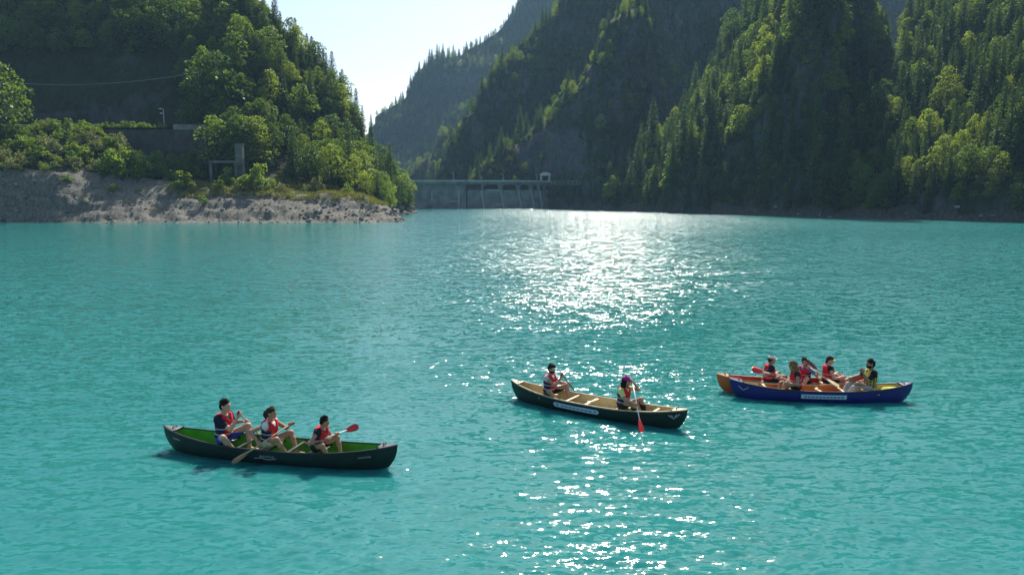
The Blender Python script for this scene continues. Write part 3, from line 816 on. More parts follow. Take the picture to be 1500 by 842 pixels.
def lamp_post(loc, h, label, heads=1, group=None):
    r = empty('street_lamp', tuple(loc)); tag(r, label, 'street lamp', group)
    m = MB(); m.tube([(0, 0, -.3), (0, 0, h * .5), (0, 0, h)], [.11, .09, .07], 8); add('pole', m.mesh('pole', M_['galvanised'], True), r)
    for k in range(heads):
        z = h - k * 1.2
        m = MB(); m.tube([(0, 0, z), (-.25 + .1 * k, -.2, z + .18), (-.5 + .2 * k, -.4, z + .16)], [.05, .05, .04], 6); a = add('arm', m.mesh('arm', M_['galvanised'], True), r)
        m = MB(); m.box((-.62 + .22 * k, -.5, z + .14), (.62, .3, .16)); m.box((-.62 + .22 * k, -.5, z + .045), (.5, .22, .05)); add('lamp_head', m.mesh('lamp_head', M_['plaster_white']), r)
    return r
lamp_post((pix(241, 191, 199)[0], 199.0, ROAD_Z), 5.0, 'slender white street lamp with two heads at the road edge above the retaining wall', 2)
gr = empty('guard_rail', (float(pix(50, 190, 197)[0]), 197.4, ROAD_Z)); tag(gr, 'low metal guard rail along the road edge in front of the dark cliff', 'guard rail')
gx0, gx1 = pix(-40, 190, 197)[0] - gr.location.x, pix(108, 190, 197)[0] - gr.location.x
m = MB(); m.box(((gx0 + gx1) / 2, -.06, .72), (gx1 - gx0, .05, .32)); add('rail', m.mesh('rail', M_['galvanised']), gr)
for x in np.linspace(gx0 + .3, gx1 - .3, 9):
    m = MB(); m.box((x, .05, .3), (.12, .14, 1.1)); add('post', m.mesh('post', M_['galvanised']), gr)
for px in (103, 113.5):
    r = empty('marker_post', (float(pix(px, 190, 199)[0]), 198.8, ROAD_Z)); tag(r, 'small white marker post by the road in front of the dark cliff', 'post', 'road marker posts')
    m = MB(); m.tube([(0, 0, -.2), (0, 0, 1.0), (0, .02, 1.25)], [.1, .1, .05], 6); add('stake', m.mesh('stake', M_['plaster_white']), r)
    m = MB(); m.box((0, -.09, .95), (.17, .04, .18)); add('reflector', m.mesh('reflector', M_['recess']), r)
pl = empty('power_line', tuple(pix(-60, 190, 204))); tag(pl, 'thin power line sagging across the dark cliff above the road', 'power line')
o_ = np.array(pl.location)
wire = [pix(px, py, 204) - o_ for px, py in ((-60, 112), (0, 119), (40, 123), (100, 125), (160, 122.5), (210, 118), (250, 113), (290, 106))]
m = MB(); m.tube(wire, .045, 5); add('wire', m.mesh('wire', M_['wire'], True), pl)
for px, py in ((-60, 110), (290, 104)):
    t_ = pix(px, py, 204) - o_
    m = MB(); m.tube([(t_[0], t_[1], -1 if px < 0 else -.5), (t_[0], t_[1], t_[2])], [.17, .11], 8); add('pole', m.mesh('pole', M_['bark'], True), pl)

# ------------------------------------------------------------------ shrubs of the left bank
P_A, nf_A = SHEETS['left_hillside']
Q, NZ = scatter('left_hillside', 1.75, 16000, 31, zmin=8)
px, py = project(Q); k_ = 0
for i in np.argsort(py):
    q = Q[i]
    if not (-15 < px[i] < 262 and 171 < q[1] < 196.5): continue
    lim = np.interp(px[i], [0, 60, 120, 160, 200, 262], [252, 254, 250, 262, 255, 266])
    if py[i] > lim + 4 * vnoise(q / 2): continue
    if px[i] > 150 and py[i] < 222 and q[1] > 195: continue
    if k_ >= 190: break
    k_ += 1
    tall = float(g0.random()); vv = int(g0.integers(4))
    slab = '%s %s shrub on the %s part of the bank below the road' % ('low' if tall < .4 else ('tall' if tall > .8 else 'medium high'), 'grey green' if vv == 2 else 'bright green', 'lower' if q[2] < 14 else ('middle' if q[2] < 19 else 'upper'))
    plant('shrub', vv, q - np.array([0, 0, .25]), 1.6 + 1.9 * tall ** 1.5, tall * 9, slab, 'shrubs on the bank below the road', .9 + .4 * g0.random())
for k in range(15):
    p = np.array([pix(132 + 7.6 * k + 3 * g0.random(), 190, 198)[0], 198.1 + .8 * g0.random(), ROAD_Z - .3])
    plant('shrub', int(g0.integers(4)), p, 1.2 + 1.0 * g0.random(), k * 1.7, 'leafy shrub overhanging the top of the retaining wall', 'shrubs on top of the retaining wall', 1.2)
for k in range(18):
    p = surf('left_hillside', 160 + 7.5 * k + 4 * g0.random(), 250 + 12 * g0.random(), 196)
    plant('shrub', [0, 1, 3, 4][int(g0.integers(4))], p - np.array([0, 0, .3]), 3.0 + 4.0 * g0.random(), k * 1.3, 'leafy shrub growing at the foot of the retaining wall', 'shrubs at the foot of the retaining wall', .95)
for px, py, dm, h, wd, v, lab in (
 (378, 281, 190, 6.6, 1.05, 4, 'large round light green bush on the terrace beside the concrete frame'),
 (411, 280, 190, 2.0, 1.3, 2, 'low grey green bush at the foot of the large round bush'),
 (466, 281, 195, 3.6, .85, 2, 'pointed silvery bush standing on the grassy terrace'),
 (448, 282, 195, 2.0, 1.1, 2, 'low silvery bush beside the pointed one on the terrace'),
 (508, 284, 200, 2.6, 1.0, 1, 'small green bush at the end of the grassy terrace below the conifers'),
 (296, 299, 176, 2.4, .8, 1, 'small bright yellow green bush growing out of the gravel bank'),
 (322, 276, 180, 2.2, 1.3, 3, 'low bright bush under the concrete beam'),
 (334, 274, 186, 4.6, .7, 4, 'dark green bush between the posts of the concrete frame'),
 (268, 279, 186, 4.4, 1.2, 4, 'wide dark green bush at the top of the gravel bank'),
 (232, 260, 195, 6.2, .75, 4, 'tall leafy bush in front of the retaining wall'),
 (205, 262, 194, 4.8, .9, 0, 'slim leafy bush beside the tall one at the retaining wall'),
 (100, 268, 176, 2.0, 1.2, 0, 'lone low bush on the dark rock bank'), (165, 276, 176, 1.8, 1.4, 1, 'low flat bush at the shadow edge of the rock bank'),
 (425, 287, 176, 1.1, 1.3, 3, 'tiny bush on the gravel edge below the terrace')):
    plant('shrub', v, surf('left_hillside', px, py, dm) - np.array([0, 0, .15]), h, g0.random() * 6, lab, None, wd)

# stones and grass ------------------------------------------------------
def rock_mesh(seed):
    g = np.random.default_rng(seed); t = (1 + 5 ** .5) / 2
    V = np.array([(-1, t, 0), (1, t, 0), (-1, -t, 0), (1, -t, 0), (0, -1, t), (0, 1, t), (0, -1, -t), (0, 1, -t), (t, 0, -1), (t, 0, 1), (-t, 0, -1), (-t, 0, 1)]) / 1.9
    V = V * (1 + g.normal(0, .16, (12, 1))) * np.array([1.2, .9, .62])
    F = [(0, 11, 5), (0, 5, 1), (0, 1, 7), (0, 7, 10), (0, 10, 11), (1, 5, 9), (5, 11, 4), (11, 10, 2), (10, 7, 6), (7, 1, 8), (3, 9, 4), (3, 4, 2), (3, 2, 6), (3, 6, 8), (3, 8, 9), (4, 9, 5), (2, 4, 11), (6, 2, 10), (8, 6, 7), (9, 8, 1)]
    return mesh_np('stone', V, F, M_[('stone', 'stone_pale', 'stone', 'stone_dark', 'stone')[seed % 5]])
ROCKS = [rock_mesh(i) for i in range(5)]
st = []
Q, NZ = scatter('left_hillside', .62, 30000, 41, zmin=-.3, jlo=1)
px, py = project(Q)
for i in range(len(Q)):
    q = Q[i]
    if q[1] > 176 or q[2] > 9.5 or px[i] < -30: 
        if not (px[i] > 548 and q[2] < 7 and q[1] > 225): continue
    s = .10 + .34 * g0.random() ** 3 + (.45 * g0.random() if g0.random() < .02 else 0)
    if px[i] > 440 and q[2] < 4.5: s *= 1.5
    st.append((int(g0.integers(5)), q, s * (2.2 if q[1] > 225 else 1), g0.random() * 6.28, 1.0))
for nm, z1 in (('right_mountain', 5), ('right_spur', 5), ('gorge_mountain', 7)):
    Q, NZ = scatter(nm, 1.6, 9000, 43, zmin=-.4, jlo=1)
    for q in Q:
        if q[2] < z1 * (.3 + .7 * g0.random()): st.append((int(g0.integers(5)), q, .2 + .5 * g0.random() ** 2, g0.random() * 6.28, 1.0))
instanced('shore_stones', st, ROCKS, 'loose grey stones and rubble along the water line', 'stones')
def tuft(seed):
    g = np.random.default_rng(seed); n = 34
    C = np.c_[g.normal(0, .22, n), g.normal(0, .22, n), np.zeros(n)]
    D = np.c_[g.normal(0, .4, n), g.normal(0, .4, n), np.ones(n)]; D /= np.linalg.norm(D, axis=1)[:, None]
    L = .35 + .4 * g.random(n)
    V, F = kites(C, D, unit(g, n), L, L * .16)
    return mesh_np('grass_tuft', V, F, M_['grass'])
TUFTS = [tuft(i) for i in range(4)]
gs = []
Q, NZ = scatter('left_hillside', .42, 40000, 51, zmin=2.5)
px, py = project(Q)
for i in range(len(Q)):
    q = Q[i]
    ok = (400 < px[i] < 566 and 174.5 < q[1] < 200 and py[i] < 301) or (240 < px[i] < 400 and 175 < q[1] < 184)
    if ok and vnoise(q / 3) > -.45: gs.append((int(g0.integers(4)), q, .7 + .7 * g0.random(), g0.random() * 6.28, 1.1))
    elif 120 < px[i] < 545 and 168 < q[1] < 177 and vnoise(q / 2.2) > .62: gs.append((int(g0.integers(4)), q, .5 + .5 * g0.random(), g0.random() * 6.28, 1.0))
instanced('dry_grass', gs, TUFTS, 'yellowish dry grass on the terrace above the gravel bank', 'grass')

# ------------------------------------------------------------------ dam
def dam():
    D0 = 371.0
    r = empty('dam', (-15, D0, 0)); tag(r, 'long grey concrete dam with arched openings closing the end of the lake', 'dam')
    X = lambda px: (px - 750) / (FPX * CP + 128 * SP) * D0 + 15
    ZC = float(pix(700, 265, D0)[2])                   # crest
    def yy(x):                                         # plan curve: straight left block, right block bending away to its abutment
        xl, xr = X(684), X(808)
        t = np.clip((x - xl) / (xr - xl), 0, 1)
        return 0 * x + 13 * t ** 2.6
    def wall(xa, xb, za, zb, off=0.0, thick=5.0, batter=.07, n=6):
        xs = np.linspace(xa, xb, n); m = MB()
        f = []
        for x in xs:
            y0 = float(yy(np.array(x)))
            f.append([(x, y0 + off - (ZC - za) * batter, za), (x, y0 + off - (ZC - zb) * batter, zb), (x, y0 + off + thick, zb), (x, y0 + off + thick, za), (x, y0 + off - (ZC - za) * batter, za)])
        m.grid(np.array(f)); m.raw(f[0][:4], [(0, 1, 2, 3)]); m.raw(f[-1][:4], [(3, 2, 1, 0)])
        return m
    zl = ZC - 4.6; zh = ZC - 1.35
    ribs = [X(p) for p in (604, 634, 672, 684, 705, 733, 759, 778, 790, 798, 808)]
    for i in range(len(ribs) - 1):
        a, b = ribs[i] + .05, ribs[i + 1] - .05
        add('wall_bay', wall(a, b, -8, zl, 0.0).mesh('wall_bay', M_['dam_concrete']), r)
        if i < 3:
            add('upper_wall', wall(a, b, zl + .01, zh, .25).mesh('upper_wall', M_['dam_concrete']), r)
    # gallery with arched openings in the right block
    for i in range(3, len(ribs) - 1):
        a, b = ribs[i], ribs[i + 1]; wd = b - a
        pier = min(1.1, wd * .22)
        if i == 3:
            add('upper_wall', wall(a + .05, b - .05, zl + .01, zh, .5).mesh('upper_wall', M_['concrete_dark']), r); continue
        add('gallery_back', wall(a + .02, b - .02, zl + .01, zh, 2.6, 2.0).mesh('gallery_back', M_['recess']), r)
        xs = np.linspace(a + pier, b - pier, 11); t = np.linspace(-1, 1, 11)
        arc = zh - .55 - .9 * (1 - np.sqrt(np.clip(1 - (t * .97) ** 2, 0, 1)))
        m = MB()
        P = np.array([[(x, float(yy(np.array(x))) - (ZC - z0) * .07 + .05, z0) for z0 in (za, zh)] for x, za in zip(xs, arc)])
        m.grid(P); P2 = P.copy(); P2[:, :, 1] += 2.2
        m.grid(P2[::-1]); m.grid(np.stack([P[:, 0], P2[:, 0]], 1)[::-1])
        add('arch', m.mesh('arch', M_['dam_concrete']), r)
        for xa, xb in ((a + .03, a + pier), (b - pier, b - .03)):
            add('pier', wall(xa, xb, zl + .02, zh - .01, .04, 2.3, n=2).mesh('pier', M_['dam_concrete']), r)
    # pale vertical ribs and ledges
    for p, lean in ((633, 0), (672, 0), (705, 4), (733, 5), (759, 5), (778, 5), (791, 4)):
        x = X(p); m = MB()
        zt, zb = zl - .1, zl - (5.2 if p < 640 else 9.0)
        x2 = x + lean * .35
        m.tube([(x, float(yy(np.array(x))) - (ZC - zt) * .07 - .12, zt), (x2, float(yy(np.array(x2))) - (ZC - zb) * .07 - .12, zb)], [.42, .42], 4)
        add('rib', m.mesh('rib', M_['concrete_pale']), r)
    for pa, pb, z in ((659, 671, zl - 5.6), (712, 732, zl + .05), (728, 736, zl - 7.0)):
        m = MB(); x = (X(pa) + X(pb)) / 2; m.box((x, float(yy(np.array(x))) - (ZC - z) * .07 - .1, z), (X(pb) - X(pa), .6, .5)); add('ledge', m.mesh('ledge', M_['concrete_pale']), r)
    add('crest_deck', wall(X(590), X(809), zh + .01, ZC - .35, -1.2, 7.0, 0, 24).mesh('crest_deck', M_['dam_concrete']), r)
    add('parapet', wall(X(590), X(809), ZC - .34, ZC + .35, -1.1, .4, 0, 24).mesh('parapet', M_['concrete_pale']), r)
    # brackets below the deck
    for p in np.linspace(606, 800, 26):
        x = X(p); m = MB(); m.box((x, float(yy(np.array(x))) - .8, zh - .35), (.35, .9, .7)); add('bracket', m.mesh('bracket', M_['dam_concrete']), r)
    m = MB(); m.box((X(684), -.9, ZC / 2 - 4), (.5, .5, ZC + 8)); add('joint', m.mesh('joint', M_['recess']), r)
    # gatehouse on the crest
    gh = empty('gatehouse', (X(800) - 15, D0 + float(yy(np.array(X(800)))) + 1.5, ZC - .3)); tag(gh, 'small pale gatehouse with a dark arched doorway on the dam crest', 'gatehouse')
    m = MB(); m.box((-2.1, 0, 2.0), (.9, 3.4, 4.2)); m.box((2.1, 0, 2.0), (.9, 3.4, 4.2)); m.box((0, 1.3, 2.0), (3.3, .6, 4.1)); add('wall', m.mesh('wall', M_['concrete_pale']), gh)
    xs = np.linspace(-2.8, 2.8, 9); m = MB(); m.grid(np.array([[(x, -1.9, 4.1 + .9 * (1 - (x / 2.8) ** 2)), (x, 1.9, 4.1 + .9 * (1 - (x / 2.8) ** 2))] for x in xs])); m.grid(np.array([[(x, -1.85, 3.2), (x, -1.85, 4.08 + .9 * (1 - (x / 2.8) ** 2))] for x in xs])); add('roof', m.mesh('roof', M_['plaster_white']), gh)
    m = MB(); m.box((0, .9, 1.6), (3.25, .1, 3.2)); add('doorway', m.mesh('doorway', M_['recess']), gh)
    for p in (665, 737, 787):
        x = X(p); lamp_post((x - 15, D0 + float(yy(np.array(x))) - .2, ZC - .36), 3.6 if p != 665 else 4.4, 'small lamp post standing on the dam crest', 1, 'lamps on the dam crest')
dam()
# white dam-keeper's house on the bank right of the dam, with its walkway
wh = empty('white_house', tuple(pix(873, 269, 352))); tag(wh, 'small white house with two dark windows on the bank right of the dam', 'house')
m = MB(); m.box((0, 0, 1.0), (4.6, 4.4, 4.4)); add('wall', m.mesh('wall', M_['plaster_white']), wh)
m = MB(); m.raw([(-2.7, -2.6, 3.1), (2.7, -2.6, 3.1), (2.7, 2.6, 3.1), (-2.7, 2.6, 3.1), (-2.7, 0, 4.3), (2.7, 0, 4.3)], [(0, 1, 5, 4), (2, 3, 4, 5), (0, 4, 3), (1, 2, 5), (0, 3, 2, 1)]); add('roof', m.mesh('roof', M_['roof_grey']), wh)
for x in (-1.35, -.2):
    m = MB(); m.box((x, -2.22, 1.4), (.75, .1, 1.5)); wn = add('window', m.mesh('window', M_['glass_dark']), wh)
    m = MB(); m.box((x, -2.28, .55), (.95, .2, .12)); add('sill', m.mesh('sill', M_['concrete_pale']), wn)
wk = empty('walkway', tuple(pix(838, 270, 356))); tag(wk, 'concrete walkway with a rail leading from the dam to the white house', 'walkway')
m = MB(); m.box((0, 0, 0), (21, 2.4, .5)); add('deck', m.mesh('deck', M_['concrete']), wk)
for x in np.linspace(-10, 10, 11):
    m = MB(); m.box((x, -1.1, .8), (.12, .12, 1.1)); add('rail_post', m.mesh('rail_post', M_['galvanised']), wk)
m = MB(); m.box((0, -1.1, 1.38), (20.5, .1, .1)); add('handrail', m.mesh('handrail', M_['galvanised']), wk)
for x in (-8, -2.5, 3, 8.5):
    m = MB(); m.box((x, .4, -3.2), (.6, 1.2, 5.9)); add('support', m.mesh('support', M_['concrete_dark']), wk)

# ------------------------------------------------------------------ canoes
pmat('hull_green', (.006, .020, .018), .5, .3, .3, 2.5)
pmat('hull_blue', (.010, .014, .13), .5, .35, .2, 2.5)
pmat('hull_orange', (.52, .10, .015), .42, .5, .2, 2.5)
pmat('liner_green', (.075, .27, .03), .6, .3, .25, 3)
pmat('liner_tan', (.52, .43, .23), .6, .3, .2, 3)
pmat('liner_red', (.42, .05, .03), .55, .3, .2, 3)
pmat('trim_black', (.015, .016, .017), .45, .5)
pmat('wood_pale', (.52, .40, .22), .5, .4, .25, 9)
pmat('paddle_olive', (.05, .048, .025), .5, .4, .3, 9)
pmat('wood_dark', (.16, .085, .035), .55, .4, .3, 9)
pmat('deck_grey', (.10, .105, .11), .5, .4, .2, 6)
pmat('sticker', (.42, .52, .62), .5, .4)
pmat('sticker_ink', (.12, .20, .33), .6, .3)
pmat('mark_white', (.42, .46, .46), .6, .3)
pmat('paddle_red', (.62, .025, .03), .4, .5)
pmat('paddle_black', (.02, .02, .022), .4, .5)
pmat('paddle_white', (.70, .70, .68), .4, .5)
pmat('cloth_yellow', (.62, .58, .06), .8, .2, .2, 8)

class Canoe:
    def __init__(s, name, label, left, right, ztop, beam, mats, zs=.305, rise=.195, group=None):
        a, b = on_z(*left, ztop), on_z(*right, ztop)
        s.L = float(np.linalg.norm((b - a)[:2])); s.h = s.L / 2; s.beam = beam; s.zs, s.rise = zs, rise
        c = (a + b) / 2; ang = math.atan2(b[1] - a[1], b[0] - a[0])
        s.M = Matrix.Translation((c[0], c[1], 0)) @ Matrix.Rotation(ang, 4, 'Z')
        s.ang = ang; s.c = c
        s.o = empty(name, (c[0], c[1], 0), ang); tag(s.o, label, 'canoe', group)
        s.mats = mats
        s.build()
    def half(s, u): return s.beam / 2 * (1 - np.abs(u) ** 2.3) ** .82
    def sheer(s, u): return s.zs + s.rise * np.abs(u) ** 2.6
    def section(s, u, t, inset=0.0, floor=None):
        """point on the hull: u along -1..1, t across -1..1"""
        b = max(s.half(u) - inset, .004); zg = s.sheer(u)
        zk = -.10 + .12 * max(0, abs(u) - .80) / .20
        th = abs(t) * math.pi / 2
        y = math.copysign(b * math.sin(th) ** .62, t) if t else 0
        z = zk + inset + (zg - zk - inset) * (1 - math.cos(th) ** .85) ** 1.15
        if floor is not None: z = max(z, floor + .02 * abs(t))
        sfrac = np.clip((z - zk) / (zg - zk), 0, 1)
        x = u * s.h
        e = max(0, (abs(u) - .82) / .18)
        x -= math.copysign(e * .20 * (1 - sfrac) ** 2.2, u) - math.copysign(.012 * e, u) * 0
        x -= math.copysign(inset * e * 2.0, u)
        return (x, y, z)
    def build(s):
        hull, liner, gun, deckm = s.mats
        U = np.sin(np.linspace(-1, 1, 61) * math.pi / 2); T = np.linspace(-1, 1, 25)
        m = MB(); m.grid(np.array([[s.section(u, t) for t in T] for u in U])); add('hull', m.mesh('hull', hull, True), s.o)
        m = MB(); m.grid(np.array([[s.section(u * .985, t, .014, .06) for t in T] for u in U])[:, ::-1]); add('liner', m.mesh('liner', liner, True), s.o)
        for sg in (-1, 1):
            pts = [(u * s.h, sg * s.half(u), s.sheer(u) + .004) for u in np.sin(np.linspace(-1, 1, 49) * math.pi / 2)]
            m = MB(); m.tube(pts, .019, 8); add('gunwale', m.mesh('gunwale', gun, True), s.o)
            # end deck plate
            us = np.linspace(.86, .995, 9); rows = []
            for u in us:
                hb = s.half(u) + .004; z = s.sheer(u) + .016
                rows.append([(sg * u * s.h, y * hb, z + .018 * (1 - y * y)) for y in np.linspace(-1, 1, 7)])
            m = MB(); P = np.array(rows); m.grid(P if sg < 0 else P[:, ::-1]); P2 = P.copy(); P2[..., 2] -= .03; m.grid(P2[:, ::-1] if sg < 0 else P2)
            dk = add('end_deck', m.mesh('end_deck', deckm, True), s.o)
            m = MB(); u = .865; m.tube([(sg * u * s.h, y * (s.half(u) + .01), s.sheer(u) + .03) for y in np.linspace(-1, 1, 5)], .014, 6); add('deck_rim', m.mesh('deck_rim', gun, True), dk)
            m = MB(); m.tube([(sg * .90 * s.h, -.07, s.sheer(.9) + .035), (sg * .90 * s.h, -.045, s.sheer(.9) + .07), (sg * .90 * s.h, .045, s.sheer(.9) + .07), (sg * .90 * s.h, .07, s.sheer(.9) + .035)], .012, 6)
            add('carry_handle', m.mesh('carry_handle', M_['trim_black'], True), dk)
    def seat(s, x, z=.235, mat='wood_pale'):
        u = x / s.h; hb = s.half(u) - .02
        m = MB()
        for dx in (-.12, .12): m.box((x + dx, 0, z), (.04, hb * 2, .025))
        for sg in (-1, 1): m.box((x, sg * min(.22, hb * .7), z), (.2, .03, .022))
        st = add('seat', m.mesh('seat', M_[mat]), s.o)
        m = MB(); m.box((x, 0, z + .004), (.2, min(.42, hb * 1.36), .012)); add('seat_web', m.mesh('seat_web', M_['liner_tan']), st)
        for sg in (-1, 1):
            m = MB(); m.box((x, sg * (hb - .02), (z + s.sheer(u)) / 2), (.26, .018, s.sheer(u) - z)); add('seat_hanger', m.mesh('seat_hanger', M_[mat]), st)
    def thwart(s, x, mat='wood_pale', yoke=False):
        u = x / s.h; hb = s.half(u); m = MB(); z = s.sheer(u) - .03
        ys = np.linspace(-1, 1, 15); w_ = .032 + .02 * (np.cos(ys * 3 * math.pi) * .5 + .5 if yoke else 0 * ys)
        off = (-.05 * np.exp(-(ys / .16) ** 2)) if yoke else 0 * ys
        P = np.array([[(x + o - a, y * hb, z), (x + o + a, y * hb, z), (x + o + a, y * hb, z - .022), (x + o - a, y * hb, z - .022), (x + o - a, y * hb, z)] for y, a, o in zip(ys, w_, off)])
        m.grid(P); add('yoke' if yoke else 'thwart', m.mesh('thwart', M_[mat]), s.o)
    def side_point(s, x, f, side=-1, out=.004):
        """point on the outer hull at height fraction f between waterline and gunwale"""
        u = x / s.h; best = None
        zt = s.sheer(u) * f
        for t in np.linspace(.3, 1, 60):
            p = s.section(u, side * t)
            if best is None or abs(p[2] - zt) < abs(best[2] - zt): best = p
        return (best[0], best[1] + side * out, best[2])
    def patch(s, name, xa, xb, fa, fb, mat, out=.004, parent=None, n=12, rounded=False, side=-1):
        m = MB(); rows = []
        for i, x in enumerate(np.linspace(xa, xb, n)):
            a, b = fa, fb
            if rounded:
                e = min((x - xa), (xb - x)) / ((fb - fa) * s.zs * .5)
                if e < 1:
                    q = .5 - .5 * math.sqrt(max(0, 1 - (1 - e) ** 2)); a, b = fa + (fb - fa) * q, fb - (fb - fa) * q
            rows.append([s.side_point(x, f, side, out) for f in np.linspace(a, b, 3)])
        m.grid(np.array(rows)); return add(name, m.mesh(name, mat), parent or s.o)
    def strokes(s, name, lines, wd, mat, out=.006, parent=None, side=-1):
        """marks on the hull: polylines in (x, height fraction)"""
        m = MB()
        for ln in lines: m.tube([s.side_point(x, f, side, out) for x, f in ln], wd, 4, flat=1)
        return add(name, m.mesh(name, mat), parent or s.o)
    def world(s, p): return s.M @ Vector(p)

def scribble(x0, f0, w_, h_, n, seed):
    g = np.random.default_rng(seed); L = []; x = x0
    for i in range(n):
        a = w_ / n * .8
        L.append([(x + a * t, f0 + h_ * v) for t, v in ((0, g.random() * .3), (.3, .7 + .3 * g.random()), (.55, .15 * g.random()), (.9, .55 + .3 * g.random()))])
        x += w_ / n
    return L

c1 = Canoe('canoe', 'dark green canoe with a bright green inside carrying three paddlers', (240, 624), (582, 652), .50, .90, (M_['hull_green'], M_['liner_green'], M_['trim_black'], M_['deck_grey']), group='canoes on the lake')
c2 = Canoe('canoe', 'dark green canoe with a tan inside and two paddlers', (749, 556), (1007, 600), .50, .90, (M_['hull_green'], M_['liner_tan'], M_['wood_pale'], M_['wood_pale']), group='canoes on the lake')
c3 = Canoe('canoe', 'blue canoe with a tan inside and a pale side sticker', (1069, 555), (1337, 561), .50, .90, (M_['hull_blue'], M_['liner_tan'], M_['trim_black'], M_['hull_blue']), group='canoes on the lake')
c4 = Canoe('canoe', 'orange canoe with a red inside lying alongside the blue canoe', (1050, 547.5), (1286, 550), .50, .84, (M_['hull_orange'], M_['liner_red'], M_['wood_pale'], M_['hull_orange']), rise=.2, group='canoes on the lake')
# black rubbing strip under the pale rails of the tan canoe
for sg in (-1, 1):
    m = MB(); m.tube([(u * c2.h, sg * (c2.half(u) + .006), c2.sheer(u) - .03) for u in np.sin(np.linspace(-1, 1, 41) * math.pi / 2)], .016, 6); add('rubbing_strip', m.mesh('rubbing_strip', M_['trim_black'], True), c2.o)
# marks on the hulls
c1.strokes('lettering', scribble(-.12, .55, .34, .16, 6, 1) + [[(-.26, .42), (-.1, .50), (.05, .40), (.26, .50)], [(-.12, .46), (-.10, .62)]], .006, M_['mark_white'])
c1.strokes('lettering', scribble(2.02, .62, .26, .12, 7, 2), .005, M_['mark_white'])
c1.strokes('lettering', scribble(-2.42, .66, .22, .10, 6, 3), .005, M_['mark_white'])
st = c2.patch('sticker', -.95, .42, .36, .74, M_['sticker'], rounded=True, n=28)
for k, (xa, xb) in enumerate([(-.86, -.78), (.27, .34)] + [(-.70 + .118 * i, -.70 + .118 * i + .09) for i in range(8)]):
    c2.patch('printed_mark', xa, xb, .47, .62 if k > 1 else .65, M_['sticker_ink'], .0075, st, 3)
c2.strokes('wing_emblem', [[(2.16, .80), (2.24, .66), (2.29, .58)], [(2.29, .58), (2.34, .66), (2.42, .82)], [(2.22, .80), (2.27, .70)], [(2.36, .82), (2.31, .70)]], .009, M_['mark_white'])
st = c3.patch('sticker', -.62, .58, .36, .72, M_['sticker'], n=14)
for i in range(11): c3.patch('printed_mark', -.54 + .097 * i, -.54 + .097 * i + .075, .46, .61, M_['sticker_ink'], .0075, st, 3)
c3.strokes('wing_emblem', [[(-2.24, .76), (-2.17, .64), (-2.12, .56)], [(-2.12, .56), (-2.06, .64), (-1.98, .78)]], .009, M_['mark_white'])

# ------------------------------------------------------------------ paddles
def paddle(cn, grip, tip, label, blade='paddle_red', shaft='wood_pale', blade_len=.46, wide=.19, face=(0, 0, 1), handle='paddle_black'):
    g_, t_ = np.array(grip, float), np.array(tip, float); ln = np.linalg.norm(t_ - g_); d = (t_ - g_) / ln
    o = empty('paddle', tuple(cn.world(g_)), 0); o.rotation_euler = (0, 0, cn.ang); tag(o, label, 'paddle')
    f = np.array(face, float); f = f - d * (f @ d); f /= np.linalg.norm(f); sd = np.cross(d, f)
    m = MB(); m.tube([d * .02, d * (ln - blade_len * .75)], .0155, 8); add('shaft', m.mesh('shaft', M_[shaft], True), o)
    m = MB(); m.tube([sd * -.055, sd * -.02 + d * -.008, sd * .02 + d * -.008, sd * .055], [.014, .019, .019, .014], 8); add('grip', m.mesh('grip', M_[handle], True), o)
    m = MB(); rows = []
    for q in np.linspace(0, 1, 13):
        wv = wide / 2 * (math.sin(min(q * 1.25, 1) * math.pi / 2) ** .8) * (1 if q < .82 else math.sqrt(max(.02, 1 - ((q - .82) / .19) ** 2)))
        c = d * (ln - blade_len * (1 - q)); th = .012 * (1 - .6 * q)
        rows.append([c - sd * wv, c - sd * wv * .5 + f * th * .7, c + f * th, c + sd * wv * .5 + f * th * .7, c + sd * wv, c + sd * wv * .5 - f * th * .7, c - f * th, c - sd * wv * .5 - f * th * .7, c - sd * wv])
    m.grid(np.array(rows)); add('blade', m.mesh('blade', M_[blade], True), o)
    return o

# ------------------------------------------------------------------ people: bodies as one smooth surface from blended tapered limbs
def cone(a, b, ra, rb): return ('c', np.array(a, float), np.array(b, float), ra, rb)
def ell(c, r, Rm=None): return ('e', np.array(c, float), np.array(r, float), np.eye(3) if Rm is None else np.array(Rm, float))
def pdist(p, P):
    if p[0] == 'c':
        _, a, b, ra, rb = p; ab = b - a; L2 = ab @ ab + 1e-12
        t = np.clip(((P - a) @ ab) / L2, 0, 1)
        return np.linalg.norm(P - a - t[..., None] * ab, axis=-1) - (ra + t * (rb - ra))
    _, c, r, Rm = p; q = (P - c) @ Rm
    k0 = np.linalg.norm(q / r, axis=-1); k1 = np.linalg.norm(q / (r * r), axis=-1) + 1e-9
    return k0 * (k0 - 1) / k1
def pbox(p):
    if p[0] == 'c': r = max(p[3], p[4]); return np.minimum(p[1], p[2]) - r, np.maximum(p[1], p[2]) + r
    r = p[2].max(); return p[1] - r, p[1] + r
